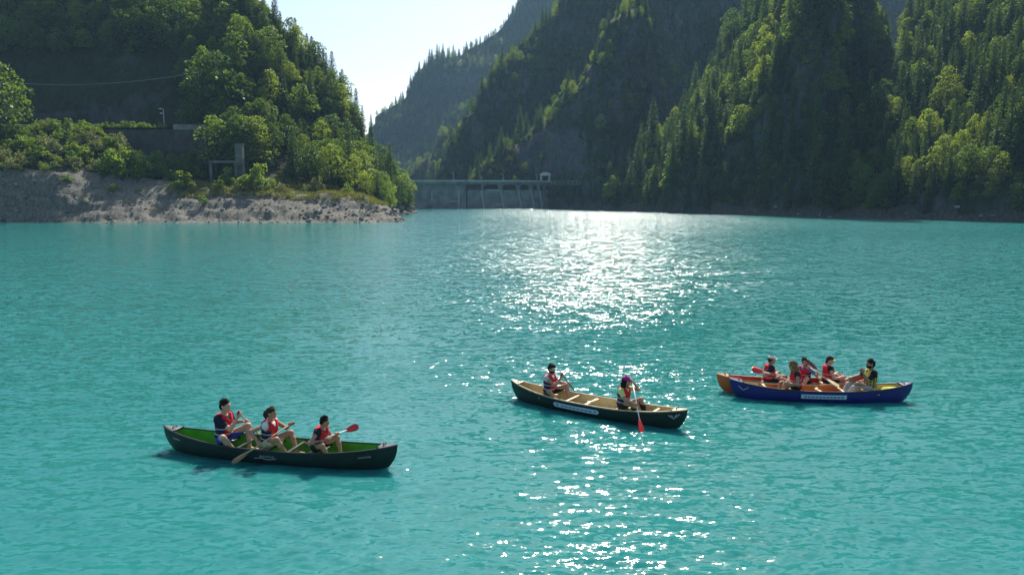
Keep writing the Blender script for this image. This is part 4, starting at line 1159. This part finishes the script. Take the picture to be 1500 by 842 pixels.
def nets(D, lo, h):
    """surface nets of a sampled distance field"""
    nx, ny, nz = D.shape; S = D < 0
    c = [D[i:nx - 1 + i, j:ny - 1 + j, k:nz - 1 + k] for i in (0, 1) for j in (0, 1) for k in (0, 1)]
    cs = np.stack(c, -1); sg = cs < 0; n_in = sg.sum(-1)
    act = (n_in > 0) & (n_in < 8)
    I = np.argwhere(act); v = cs[act]
    corners = np.array([(i, j, k) for i in (0, 1) for j in (0, 1) for k in (0, 1)], float)
    acc = np.zeros((len(I), 3)); cnt_ = np.zeros(len(I))
    for a in range(8):
        for b in range(a + 1, 8):
            if abs(corners[a] - corners[b]).sum() != 1: continue
            x = (v[:, a] < 0) != (v[:, b] < 0)
            t = np.where(x, v[:, a] / (v[:, a] - v[:, b] + 1e-12), 0)
            acc += np.where(x[:, None], corners[a] + t[:, None] * (corners[b] - corners[a]), 0); cnt_ += x
    V = np.array(lo) + h * (I + acc / cnt_[:, None])
    idx = np.full(act.shape, -1); idx[act] = np.arange(len(I))
    F = []
    for ax in range(3):
        sl0 = [slice(1, -1)] * 3; sl0[ax] = slice(0, -1); sl1 = list(sl0); sl1[ax] = slice(1, None)
        a, b = S[tuple(sl0)], S[tuple(sl1)]
        for flip, cr in ((0, a & ~b), (1, b & ~a)):
            e = np.argwhere(cr)
            if len(e) == 0: continue
            e = e + 1; e[:, ax] -= 1
            o1, o2 = [(1, 2), (2, 0), (0, 1)][ax]
            def cell(d1, d2):
                q = e.copy(); q[:, o1] -= d1; q[:, o2] -= d2
                return idx[q[:, 0], q[:, 1], q[:, 2]]
            qd = np.stack([cell(0, 0), cell(1, 0), cell(1, 1), cell(0, 1)], 1)
            F.append(qd[:, ::-1] if flip else qd)
    F = np.concatenate(F); F = F[(F >= 0).all(1)]
    return V, F
def field(prims, h, grow=0.0, k=.03, pad=.03):
    bx = [pbox(p) for p in prims]
    lo = np.min([b[0] for b in bx], 0) - grow - pad - 2 * h; hi = np.max([b[1] for b in bx], 0) + grow + pad + 2 * h
    n = np.ceil((hi - lo) / h).astype(int) + 1
    D = np.full(n, .5, np.float32)
    ax = [lo[i] + h * np.arange(n[i]) for i in range(3)]
    for p, b in zip(prims, bx):
        sl = tuple(slice(max(0, int((b[0][i] - grow - k - 3 * h - lo[i]) / h)), int((b[1][i] + grow + k + 3 * h - lo[i]) / h) + 2) for i in range(3))
        P = np.stack(np.meshgrid(*[ax[i][sl[i]] for i in range(3)], indexing='ij'), -1)
        d = pdist(p, P) - grow; s = D[sl]
        w_ = np.clip(.5 + .5 * (s - d) / k, 0, 1)
        D[sl] = s + (d - s) * w_ - k * w_ * (1 - w_)
    return D, lo, ax
def grid_of(ax): return np.stack(np.meshgrid(*ax, indexing='ij'), -1)
def rotm(axis, a): return np.array(Matrix.Rotation(a, 3, axis))
def ik(a, c, l1, l2, pole):
    d = c - a; L = np.linalg.norm(d)
    if L > (l1 + l2) * .985: c = a + d / L * (l1 + l2) * .985; d = c - a; L = np.linalg.norm(d)
    x = (l1 * l1 - l2 * l2 + L * L) / (2 * L); hgt = math.sqrt(max(1e-6, l1 * l1 - x * x)); u = d / L
    p = np.array(pole, float); p = p - u * (p @ u); p /= np.linalg.norm(p) + 1e-9
    return a + u * x + p * hgt, c
# gripping and open hands, built once in the hand's own frame (x out of the forearm, z along the thing gripped)
def hand_proto(open_=False):
    z4 = [.034, .0115, -.011, -.032]; pr = []
    if not open_:
        pr += [cone((-.095, -.012, 0), (-.07, -.018, 0), .025, .026), ell((-.035, -.028, .012), (.052, .018, .03)), ell((-.03, -.028, -.016), (.05, .017, .028))]
        for i, z in enumerate(z4):
            s = [1, 1.06, 1.0, .86][i]
            q = [(.004, -.031, z), (.036 * s, -.012, z * 1.02), (.03 * s, .021, z), (.002, .03, z * .97), (-.014, .02, z * .96)]
            for a, b in zip(q[:-1], q[1:]): pr.append(cone(a, b, .0098 * s, .0092 * s))
        q = [(-.062, -.012, .03), (-.035, .012, .046), (-.006, .03, .043), (.016, .036, .034)]
    else:
        pr += [cone((-.095, -.012, 0), (-.07, -.014, 0), .025, .026), ell((-.03, -.014, .012), (.052, .017, .032)), ell((-.03, -.014, -.016), (.05, .016, .03))]
        for i, z in enumerate(z4):
            s = [.95, 1.06, 1.0, .8][i]
            q = [(.012, -.015, z), (.012 + .038 * s, -.010, z * 1.1), (.012 + .062 * s, .004, z * 1.13), (.012 + .074 * s, .022, z * 1.1)]
            for a, b in zip(q[:-1], q[1:]): pr.append(cone(a, b, .0098 * s, .0085 * s))
        q = [(-.062, -.006, .03), (-.03, .012, .052), (.002, .022, .058), (.024, .03, .05)]
    for a, b in zip(q[:-1], q[1:]): pr.append(cone(a, b, .0125, .0105))
    D, lo, ax = field(pr, .0052, k=.010, pad=.015)
    return nets(D, lo, .0052)
HANDS = {False: hand_proto(False), True: hand_proto(True)}
for nm_, c_ in dict(skin_tan=(.38, .20, .125), skin_light=(.50, .29, .20), skin_brown=(.28, .145, .085)).items():
    m_ = pmat(nm_, c_, .55, .35, .08, 20)
    m_.node_tree.nodes['Principled BSDF'].inputs['Subsurface Weight'].default_value = .08
    m_.node_tree.nodes['Principled BSDF'].inputs['Subsurface Radius'].default_value = (.02, .008, .005)
for nm_, c_ in dict(vest_red=(.50, .022, .03), vest_navy=(.018, .022, .06), navy=(.014, .018, .035), black=(.012, .012, .014), royal=(.025, .06, .50), white_cloth=(.62, .62, .60), lime=(.55, .60, .22),
                    grey_cloth=(.33, .34, .36), vest_yellow=(.62, .50, .10), magenta=(.42, .015, .20), strap_grey=(.38, .38, .40), blue_shirt=(.09, .16, .42), stripe=(.45, .44, .48), beige=(.52, .48, .40)).items():
    pmat(nm_, c_, .85, .2, .15, 14, bump=.25, bscale=35, bdist=.006)
for nm_, c_ in dict(hair_black=(.012, .009, .008), hair_brown=(.045, .024, .014), hair_curly=(.20, .12, .055)).items(): pmat(nm_, c_, .8, .15, .45, 40, bump=.9, bscale=90, bdist=.012)

def person(cn, x, y, z, yaw, label, S=1.0, lean=.1, side=0.0, twist=0.0, head=(0, 0), handL=None, handR=None, gripL=None, gripR=None, openL=False, openR=False,
           footL=(.52, .14), footR=(.52, -.14), foot_z=.10, skin='skin_tan', hair='hair_black', hairlen=0, shirt=None, sleeve=.45, vest=('vest_red', 'vest_navy'), legs=None, leglen=.55,
           cap=None, glasses=False, poleL=None, poleR=None, belt='strap_grey', curly=False, checker=False, kneeL=(.3, .5, 1), kneeR=(.3, -.5, 1), beard=False, group=None):
    """seated person; own frame: x ahead, y left, z up, origin on the seat. Hands and paddle axes are given in the canoe's frame."""
    Mp = Matrix.Translation(cn.world((x, y, z))) @ Matrix.Rotation(cn.ang + yaw, 4, 'Z')
    toL = (Matrix.Translation((x, y, z)) @ Matrix.Rotation(yaw, 4, 'Z')).inverted()
    loc = lambda p: np.array(toL @ Vector(p)); vec = lambda p: np.array(toL.to_3x3() @ Vector(p))
    Rt = rotm('Y', lean) @ rotm('X', side) @ rotm('Z', twist)
    hipc = np.array([0, 0, .095 * S])
    T = lambda p: hipc + Rt @ (np.array(p, float) * S - hipc * np.array([0, 0, 1]))
    torso = [ell(T((0, 0, .10)), np.array((.12, .165, .115)) * S, rotm('Y', lean * .4)), ell(T((.006, 0, .25)), np.array((.105, .142, .16)) * S, Rt),
             ell(T((.004, 0, .40)), np.array((.115, .162, .16)) * S, Rt), cone(T((-.01, .14, .505)), T((-.01, -.14, .505)), .056 * S, .056 * S),
             ell(T((-.015, 0, .49)), np.array((.075, .12, .075)) * S, Rt)]
    Rh = Rt @ rotm('Z', head[0]) @ rotm('Y', head[1] - lean * .8)
    hc = T((.012, 0, .607)) + Rh @ (np.array((.018, 0, .115)) * S)
    Hd = lambda p: hc + Rh @ (np.array(p, float) * S)
    neck = [cone(T((-.012, 0, .52)), Hd((-.015, 0, -.07)), .056 * S, .052 * S)]
    hd = [ell(hc, np.array((.096, .076, .112)) * S, Rh), ell(Hd((.028, 0, -.062)), np.array((.062, .052, .052)) * S, Rh)]
    face = [cone(Hd((.088, 0, .008)), Hd((.108, 0, -.022)), .010 * S, .015 * S), cone(Hd((.082, .03, .024)), Hd((.082, -.03, .024)), .015 * S, .015 * S), ell(Hd((.078, 0, -.062)), np.array((.016, .027, .012)) * S, Rh),
            ell(Hd((-.002, .078, -.005)), np.array((.020, .011, .031)) * S, Rh), ell(Hd((-.002, -.078, -.005)), np.array((.020, .011, .031)) * S, Rh), ell(Hd((.082, 0, -.098)), np.array((.017, .022, .016)) * S, Rh)]
    prim = dict(torso=torso, neck=neck, head=hd, face=face, up=[], fore=[], thigh=[], shin=[], sho=[])
    hands = []
    for sg, tgt, grip, opn, pole in ((1, handL, gripL, openL, poleL), (-1, handR, gripR, openR, poleR)):
        sh = T((-.005, .185 * sg, .49))
        g_ = loc(tgt) if tgt is not None else T((.30, .14 * sg, .12))
        ga = vec(grip) if grip is not None else np.array([0, 0, 1.0])
        po = np.array(pole if pole is not None else (-.4, .7 * sg, -.8), float)
        wr = g_
        for _ in range(5):
            el_, wr2 = ik(sh, wr, .29 * S, .245 * S, po)
            xa = g_ - el_; xa /= np.linalg.norm(xa)
            za = ga - xa * (ga @ xa)
            if np.linalg.norm(za) < .2: za = np.cross(xa, np.array([0, 1.0, 0]))
            za /= np.linalg.norm(za)
            if za[2] < -.02: za = -za
            ya = np.cross(za, xa)
            fl = 1.0 if ya[1] * sg < 0 else -1.0            # palms face inwards
            Bm = np.stack([xa, ya * fl, za], 1)
            wr = g_ + Bm @ (np.array([-.088, -.013, 0]) * S)
        el_, wr = ik(sh, wr, .29 * S, .245 * S, po)
        g2 = wr - Bm @ (np.array([-.088, -.013, 0]) * S)
        prim['sho'].append(ell(sh, np.array((.062, .060, .066)) * S))
        prim['up'].append(cone(sh, el_, .052 * S, .040 * S)); mid = el_ + (wr - el_) * .3
        prim['fore'] += [cone(el_, mid, .040 * S, .041 * S), cone(mid, wr, .041 * S, .027 * S)]
        V, F = HANDS[opn]; V2 = (V * S) @ Bm.T + g2
        hands.append((V2, F if np.linalg.det(Bm) > 0 else F[:, ::-1]))
    for sg, ft, kn in ((1, footL, kneeL), (-1, footR, kneeR)):
        hp = np.array([.02, .092 * sg, .085]) * S; an = np.array([ft[0], ft[1], foot_z - z + .04])
        kn_, an = ik(hp, an, .43 * S, .42 * S, np.array(kn))
        prim['thigh'].append(cone(hp, kn_, .086 * S, .058 * S))
        mid = kn_ + (an - kn_) * .32
        prim['shin'] += [cone(kn_, mid, .055 * S, .056 * S), cone(mid, an, .056 * S, .036 * S), cone(an + np.array([-.03, 0, -.02]), an + np.array([.15, .03 * sg, -.035]) * S, .038 * S, .028 * S)]
    allp = sum((prim[k] for k in ('torso', 'neck', 'head', 'face', 'sho', 'up', 'fore', 'thigh', 'shin')), [])
    D, lo, ax = field(allp, .0125, k=.026)
    V, F = nets(D, lo, .0125)
    Vs, Fs, n = [V], [F], len(V)
    for v, f in hands: Vs.append(v); Fs.append(f + n); n += len(v)
    body = add('person', mesh_np('person', np.concatenate(Vs), np.concatenate(Fs), M_[skin], True)); body.matrix_world = Mp
    tag(body, label, 'person', group)
    def shell(name, prims, grow, mat, cut=None, h=.0125, k=.03, split=None):
        D, lo, ax = field(prims, h, grow, k)
        if cut is not None: D = np.maximum(D, cut(grid_of(ax)).astype(np.float32))
        V, F = nets(D, lo, h)
        if len(F) == 0: return None
        mi = None; mats = [M_[mat]] if isinstance(mat, str) else [M_[q] for q in mat]
        if split is not None: mi = split(V[F].mean(1))
        return add(name, mesh_np(name, V, F, mats, True, mi), body)
    toT = lambda P: ((P - hipc) @ Rt + hipc * np.array([0, 0, 1])) / S            # torso frame of points
    toH = lambda P: ((P - hc) @ Rh) / S
    if shirt:
        ups = [cone(p[1], p[1] + (p[2] - p[1]) * sleeve, p[3], p[4] if sleeve > .8 else p[3] * .96) for p in prim['up']] if sleeve > 0 else []
        shell('shirt', torso + prim['sho'] + ups, .013, shirt, lambda P: np.maximum(.06 - toT(P)[..., 2], np.where(np.hypot(toT(P)[..., 0] - .01, toT(P)[..., 1]) < .085, toT(P)[..., 2] - .535, -1)))
    if legs:
        th = [cone(p[1], p[1] + (p[2] - p[1]) * min(1, leglen), p[3], p[3] + (p[4] - p[3]) * leglen + .004) for p in prim['thigh']]
        if leglen > 1: th += prim['shin']
        shell('trousers' if leglen > 1 else 'shorts', torso[:2] + th, .016, legs, lambda P: toT(P)[..., 2] - .19)
    if vest:
        arms = prim['sho'] + prim['up']
        def vcut(P):
            q = toT(P)
            c = np.maximum(.13 - q[..., 2], q[..., 2] - .565)
            c = np.maximum(c, .078 - np.hypot(q[..., 0] - .03, q[..., 1]) - np.clip(.46 - q[..., 2], 0, 1) * 2)
            for p in prim['sho']: c = np.maximum(c, .088 * S - np.linalg.norm((P - p[1]) * np.array([1, 1, .8]), axis=-1))
            for p in prim['up']: c = np.maximum(c, .066 * S - np.linalg.norm(P - p[1] - np.clip(((P - p[1]) @ (p[2] - p[1])) / ((p[2] - p[1]) @ (p[2] - p[1])), 0, 1)[..., None] * (p[2] - p[1]), axis=-1))
            # open V at the throat and a zip groove
            c = np.maximum(c, np.where(q[..., 0] > .05, (q[..., 2] - .44) * .8 - np.abs(q[..., 1]) + .0, -1))
            c = np.maximum(c, np.where(q[..., 0] > .10, .006 - np.abs(q[..., 1]), -1))
            return c
        def vsplit(C):
            q = toT(C)
            if checker:
                a = np.floor(q[:, 2] / .058).astype(int) + np.floor((np.arctan2(q[:, 1], q[:, 0] + .02)) / .42).astype(int)
                return np.where(q[:, 2] > .40, (q[:, 0] > .02).astype(int), ((np.mod(q[:, 2], .058) < .014) | (np.mod(np.arctan2(q[:, 1], q[:, 0] + .02), .42) < .11)).astype(int))
            return ((np.abs(q[:, 1]) > .125) & (q[:, 2] < .40) | (q[:, 2] < .165)).astype(int)
        vo = shell('life_vest', torso, .043, list(vest), vcut, h=.0115, k=.045, split=vsplit)
        vo['label'] = 'padded life vest worn over the torso'
        if belt:
            for zc in (.20, .31):
                bo = shell('belt', torso, .049, belt, lambda P: np.maximum(np.abs(toT(P)[..., 2] - zc) - .013, np.maximum(toT(P)[..., 2] - .6, vcut(P))), h=.0105, k=.045)
                if bo is not None: bo.parent = vo
    # hair
    def hcut(P):
        q = toH(P)
        return (np.interp(q[..., 0], [-.11, -.04, -.008, .02, .05, .095], [-.10, -.085, -.05, -.005, .035, .06]) - (.03 if hairlen else 0) * (q[..., 0] < 0)) - q[..., 2]
    hp_ = [ell(Hd((-.008, 0, .012)), np.array((.100, .081, .112)) * S, Rh)]
    if hair and not (cap and hairlen == 0 and cap[0] == 'full'):
        gg = np.random.default_rng(int(abs(x) * 1000) + 5)
        nape = [ell(Hd((-.048, 0, -.028)), np.array((.060, .072, .066)) * S, Rh)]
        lumps = []
        for _ in range(46):
            a, b = gg.random() * 6.28, -.35 + gg.random() * 1.75
            lumps.append(ell(Hd((.094 * math.cos(a) * math.cos(b) - .010, .079 * math.sin(a) * math.cos(b), .014 + .112 * math.sin(b))), np.array([.020, .016, .018]) * S * (.7 + .6 * gg.random())))
        if curly:
            for _ in range(60):
                a, b = .75 + gg.random() * 4.8, -1.1 + gg.random() * 2.6
                lumps.append(ell(Hd((.102 * math.cos(a) * math.cos(b) - .03, .102 * math.sin(a) * math.cos(b), .02 + .125 * math.sin(b) - (.06 if b < 0 else 0))), np.array([.032] * 3) * S * (.7 + .6 * gg.random())))
        shell('hair', hp_ + nape + lumps, .004, hair, hcut if not curly else (lambda P: np.where(toH(P)[..., 0] > .02, hcut(P), -1)), h=.0075, k=.010)
        if hairlen == 1 or hairlen == 3:      # ponytail / knot
            pts = [(-.10, 0, .02), (-.145, .01, -.01), (-.165, .015, -.07), (-.15, .02, -.14)] if hairlen == 1 else [(-.09, 0, -.03), (-.10, 0, -.07)]
            shell('ponytail', [cone(Hd(a), Hd(b), r1, r2) for a, b, r1, r2 in zip(pts[:-1], pts[1:], (.034, .040, .038), (.040, .038, .02))], .004, hair, None, h=.009)
        if hairlen == 2:      # hair to the shoulders
            L = []
            for a in np.linspace(1.2, 5.08, 11):
                r1 = .080 + .012 * gg.random(); p0 = (.078 * math.cos(a) - .012, r1 * math.sin(a), .02); p1 = (.085 * math.cos(a) - .02, r1 * 1.12 * math.sin(a), -.09); p2 = (.075 * math.cos(a) - .035, r1 * 1.12 * math.sin(a), -.17 - .03 * gg.random())
                L += [cone(Hd(p0), Hd(p1), .026, .028), cone(Hd(p1), Hd(p2), .028, .016)]
            shell('long_hair', L, .004, hair, None, h=.0095, k=.015)
    if beard:
        shell('beard', [ell(Hd((.038, 0, -.075)), np.array((.058, .056, .045)) * S, Rh), ell(Hd((.02, 0, -.05)), np.array((.06, .068, .05)) * S, Rh)], .006, hair, lambda P: np.maximum(toH(P)[..., 2] + .045, np.where(toH(P)[..., 0] < -.005, 1, -1)), h=.0085)
    if cap:
        cm_ = cap[1]
        co = shell('cap', [ell(Hd((-.004, 0, .035)), np.array((.108, .090, .098)) * S, Rh)], .008, cm_, lambda P: .045 - toH(P)[..., 2], h=.0085)
        m = MB(); rows = []
        for a in np.linspace(-1.0, 1.0, 11):
            r0, r1 = .098, .098 + .075 * math.cos(a * .95)
            rows.append([Hd(((r0 - .006) * math.cos(a), .088 * math.sin(a), .052)), Hd(((r0 + r1) / 2 * math.cos(a * .85), .09 * math.sin(a), .050)), Hd((r1 * math.cos(a * .7), .088 * math.sin(a), .038)),
                         Hd((r1 * math.cos(a * .7), .088 * math.sin(a), .032)), Hd(((r0 - .006) * math.cos(a), .088 * math.sin(a), .044))])
        m.grid(np.array(rows)); add('peak', m.mesh('peak', M_[cap[2] if len(cap) > 2 else cm_], True), co)
    if glasses:
        m = MB()
        for sg in (-1, 1):
            m.tube([Hd((.098, sg * .034, .006)), Hd((.104, sg * .034, .006))], [.024 * S, .022 * S], 10)
            m.tube([Hd((.096, sg * .055, .012)), Hd((.0, sg * .086, .012))], .004, 5)
        m.tube([Hd((.104, -.012, .01)), Hd((.108, 0, .012)), Hd((.104, .012, .01))], .004, 5)
        add('sunglasses', m.mesh('sunglasses', M_['paddle_black']), body)
    # eyes and brows
    else:
        for sg in (-1, 1):
            m = MB(); c = np.array((.088, sg * .031, .006)); m.tube([Hd(c + np.array((-.006, 0, 0))), Hd(c + np.array((.0045, 0, 0)))], [.0125 * S, .008 * S], 8); add('eye', m.mesh('eye', M_['hair_black'], True), body)
    return body

# ------------------------------------------------------------------ crews
def lerp(a, b, t): return tuple(np.array(a) + (np.array(b) - np.array(a)) * t)
def along(a, b): return tuple(np.array(b) - np.array(a))
# three in the green canoe
X = -1.27; c1.seat(X + .02, .235, 'trim_black'); a, b = (X + .36, .04, .93), (X + .30, 1.10, -.06)
paddle(c1, a, b, 'pale paddle dipped beyond the green canoe by the man in blue shorts', 'wood_pale', 'wood_pale', face=(1, 0, 0))
person(c1, X, 0, .25, 0, 'man in a navy shirt, red life vest and blue shorts in the green canoe', 1.15, lean=.06, handR=lerp(a, b, .03), gripR=along(a, b), handL=lerp(a, b, .30), gripL=along(a, b), poleR=(-.1, -.6, -.9),
       skin='skin_light', shirt='navy', sleeve=.55, legs='royal', leglen=.62, footL=(.56, .10), footR=(.40, -.20), kneeR=(.4, -.9, .7))
X = -.18; c1.seat(X + .02, .235, 'trim_black'); a, b = (X + .52, .14, .77), (X - .36, -.80, .13)
paddle(c1, a, b, 'wooden paddle held across the green canoe by the woman with a ponytail', 'paddle_olive', 'wood_pale', face=(.2, -.3, 1), wide=.15)
person(c1, X, 0, .25, 0, 'woman with a dark ponytail and white shorts in the green canoe', 1.03, lean=.12, head=(-.1, 0), handL=lerp(a, b, .03), gripL=along(a, b), handR=lerp(a, b, .56), gripR=along(a, b),
       skin='skin_tan', hair='hair_brown', hairlen=1, shirt='white_cloth', sleeve=0, legs='beige', leglen=.48, footL=(.60, .10), footR=(.54, -.18), kneeR=(.4, -.5, .8))
X = .96; c1.seat(X + .02, .235, 'trim_black'); a, b = (X - .08, -.30, .46), (X + .76, .42, .70)
paddle(c1, a, b, 'red bladed paddle laid across the knees of the boy in the green canoe', 'paddle_red', 'paddle_white', face=(.3, -1, .4), blade_len=.34, wide=.15)
person(c1, X, 0, .25, 0, 'black haired boy in a red life vest and black shorts in the green canoe', .93, lean=.32, head=(0, .08), handR=lerp(a, b, .30), gripR=along(a, b), handL=lerp(a, b, .58), gripL=along(a, b),
       skin='skin_tan', shirt='navy', sleeve=0, legs='black', leglen=.75, footL=(.50, .10), footR=(.36, -.16), kneeR=(.4, -.7, .8))
c1.thwart(.45, 'trim_black'); c1.thwart(-.72, 'trim_black')
# two in the tan-lined canoe
X = -1.33; c2.seat(X + .02); a, b = (X + .36, .06, .87), (X + .52, 1.02, -.14)
paddle(c2, a, b, 'dark paddle dipped beyond the tan lined canoe by the man in a black cap', 'paddle_black', 'paddle_black', face=(1, 0, 0))
person(c2, X, 0, .25, 0, 'bearded man in a black cap and red life vest in the tan lined canoe', 1.04, lean=.08, head=(-.25, .12), handR=lerp(a, b, .03), gripR=along(a, b), handL=lerp(a, b, .34), gripL=along(a, b), poleR=(-.1, -.6, -.9),
       skin='skin_tan', shirt='stripe', sleeve=0, legs='black', leglen=.7, cap=('over', 'black', 'white_cloth'), beard=True, footL=(.56, .12), footR=(.42, -.2), kneeR=(.4, -.9, .6))
X = .86; c2.seat(X + .02); a, b = (X + .24, .02, 1.0), (X + .92, -.80, -.06)
paddle(c2, a, b, 'red bladed paddle dipped beside the tan lined canoe by the woman in a magenta cap', 'paddle_red', 'paddle_white', face=(.9, -.5, 0), blade_len=.5)
person(c2, X, 0, .25, 0, 'woman in a magenta cap, lime shirt and black leggings in the tan lined canoe', 1.0, lean=.10, head=(0, .05), handL=lerp(a, b, .03), gripL=along(a, b), handR=lerp(a, b, .46), gripR=along(a, b),
       skin='skin_tan', hair='hair_black', hairlen=2, shirt='lime', sleeve=.5, legs='black', leglen=1.2, cap=('over', 'magenta'), footL=(.58, .10), footR=(.52, -.16))
c2.thwart(-.62); c2.thwart(-.05, yoke=True); c2.thwart(1.75)
# two in the blue canoe
X = -.63; c3.seat(X - .02)
person(c3, X, -.05, .25, math.pi, 'woman with loose curly hair looking down in the blue canoe', .94, lean=.16, head=(.1, .35), handL=(X - .36, -.24, .46), handR=(X - .38, .08, .44), openL=True, openR=True, gripL=(1, 0, .2), gripR=(1, 0, .2),
       skin='skin_tan', hair='hair_curly', hairlen=2, curly=True, shirt='navy', sleeve=0, vest=('vest_red', 'vest_red'), legs='black', leglen=.8, footL=(.50, .12), footR=(.50, -.12))
X = 1.34; c3.seat(X - .02)
person(c3, X, 0, .25, math.pi, 'man in a black and yellow checked life vest raising his fist in the blue canoe', 1.06, lean=.0, head=(.15, .0), handL=(X - .36, -.26, .90), gripL=(0, .3, 1), handR=(X - .60, .16, .55), openR=True, gripR=(0, 1, .2), poleL=(.1, .35, -1),
       skin='skin_brown', hair='hair_black', beard=True, shirt='black', sleeve=.6, vest=('black', 'vest_yellow'), checker=True, belt=None, legs='grey_cloth', leglen=1.2, footL=(.66, .12), footR=(.68, -.1))
c3.thwart(-.05, yoke=True); c3.thwart(.56); c3.thwart(-1.5)
bg_ = empty('dry_bag', tuple(c3.world((1.92, 0, .12))), c3.ang); tag(bg_, 'bright yellow bag stowed in the end of the blue canoe', 'bag')
D, lo, ax = field([ell((0, 0, .12), (.26, .14, .13)), cone((-.18, 0, .14), (.18, 0, .16), .11, .09), cone((.2, -.05, .17), (.3, .04, .2), .05, .03)], .014, k=.05); V, F = nets(D, lo, .014)
add('bag_body', mesh_np('bag_body', V, F, M_['cloth_yellow'], True), bg_)
m = MB(); m.tube([(-.1, -.13, .2), (0, -.15, .26), (.1, -.12, .22)], .012, 6); add('strap', m.mesh('strap', M_['trim_black'], True), bg_)
# three in the orange canoe
X = -.80; c4.seat(X + .02); a, b = (X + .46, -.14, .46), (X - .62, -.46, .76)
paddle(c4, a, b, 'red bladed paddle held over the side by the man in a white cap', 'paddle_red', 'paddle_white', face=(0, -.8, .5))
person(c4, X, .02, .25, 0, 'man in a white cap, navy shirt and red life vest in the orange canoe', .95, lean=.08, head=(-.2, .05), handR=lerp(a, b, .36), gripR=along(a, b), handL=lerp(a, b, .10), gripL=along(a, b),
       skin='skin_tan', hair='hair_brown', shirt='navy', sleeve=.6, vest=('vest_red', 'vest_red'), legs='navy', leglen=.7, cap=('over', 'white_cloth'), footL=(.52, .12), footR=(.50, -.12))
X = .24; c4.seat(X - .02); a, b = (X - .02, -.10, .80), (X + .58, -.92, .40)
paddle(c4, a, b, 'pale wooden paddle reaching over the blue canoe from the man with glasses', 'wood_pale', 'wood_pale', face=(.2, -.5, 1))
person(c4, X, .04, .25, math.pi + .75, 'man with sunglasses and a blue shirt turned towards the blue canoe', .90, lean=.10, head=(.45, .1), handR=lerp(a, b, .06), gripR=along(a, b), handL=lerp(a, b, .36), gripL=along(a, b),
       skin='skin_light', hair='hair_brown', shirt='blue_shirt', sleeve=.5, vest=('vest_red', 'vest_navy'), legs='navy', leglen=.7, glasses=True, footL=(.38, .10), footR=(.40, -.10))
X = .86; c4.seat(X + .02)
person(c4, X, .02, .25, 0, 'bare armed woman in a dark and yellow cap in the orange canoe', .94, lean=.06, head=(-.9, .05), handR=(X + .36, -.16, .48), handL=(X + .40, .10, .48), openR=True, openL=True, gripL=(1, 0, .3), gripR=(1, 0, .3),
       skin='skin_light', hair='hair_brown', hairlen=3, shirt='black', sleeve=0, vest=('vest_red', 'vest_red'), legs='navy', leglen=.6, cap=('over', 'black', 'vest_yellow'), footL=(.54, .12), footR=(.52, -.12))
paddle(c4, (1.30, .10, .22), (.36, .50, .80), 'dark wooden paddle leaning on the far side of the orange canoe', 'wood_dark', 'wood_dark', face=(0, -1, .3))

# ------------------------------------------------------------------ the lake surface, stirred where paddles and bows work
for px, py, rx, ry, c in ((905, 648, 1.25, .75, .24), (855, 632, .8, .4, .18), (1030, 640, .8, .5, .18), (590, 690, .5, .55, .17), (235, 648, .6, .4, .12), (985, 590, .9, .7, .13), (430, 615, 1.2, 1.2, .09), (1060, 590, .8, .5, .13), (860, 555, 1.2, 1.2, .10)):
    p = on_z(px, py); CHOP_SPOTS.append((p[0], p[1], rx, ry, c))
for px, py, rad, amp, lm in ((438, 612, 1.3, .010, .30), (905, 645, 1.2, .012, .26), (848, 556, 1.1, .009, .30), (372, 690, .7, .008, .24), (1085, 600, .8, .008, .28), (600, 672, .7, .008, .25)):
    p = on_z(px, py); RINGS.append((p[0], p[1], rad, amp, lm))
make_water()

# ------------------------------------------------------------------ hazy valley air
hz = bpy.data.materials.new('haze'); hz.use_nodes = True
t = hz.node_tree; t.nodes.clear()
ho = t.nodes.new('ShaderNodeOutputMaterial'); pv = t.nodes.new('ShaderNodeVolumePrincipled')
pv.inputs['Color'].default_value = (.42, .72, 1.0, 1)
pv.inputs['Density'].default_value = .00015
pv.inputs['Anisotropy'].default_value = .1
for s_n in ('Density Attribute', 'Color Attribute', 'Temperature Attribute'): pv.inputs[s_n].default_value = ''
t.links.new(pv.outputs[0], ho.inputs['Volume'])
m = MB(); m.box((0, 560, 185), (2600, 1800, 392))
tag(add('haze', m.mesh('haze', hz)), 'thin bluish haze filling the valley air', 'haze', kind='stuff')
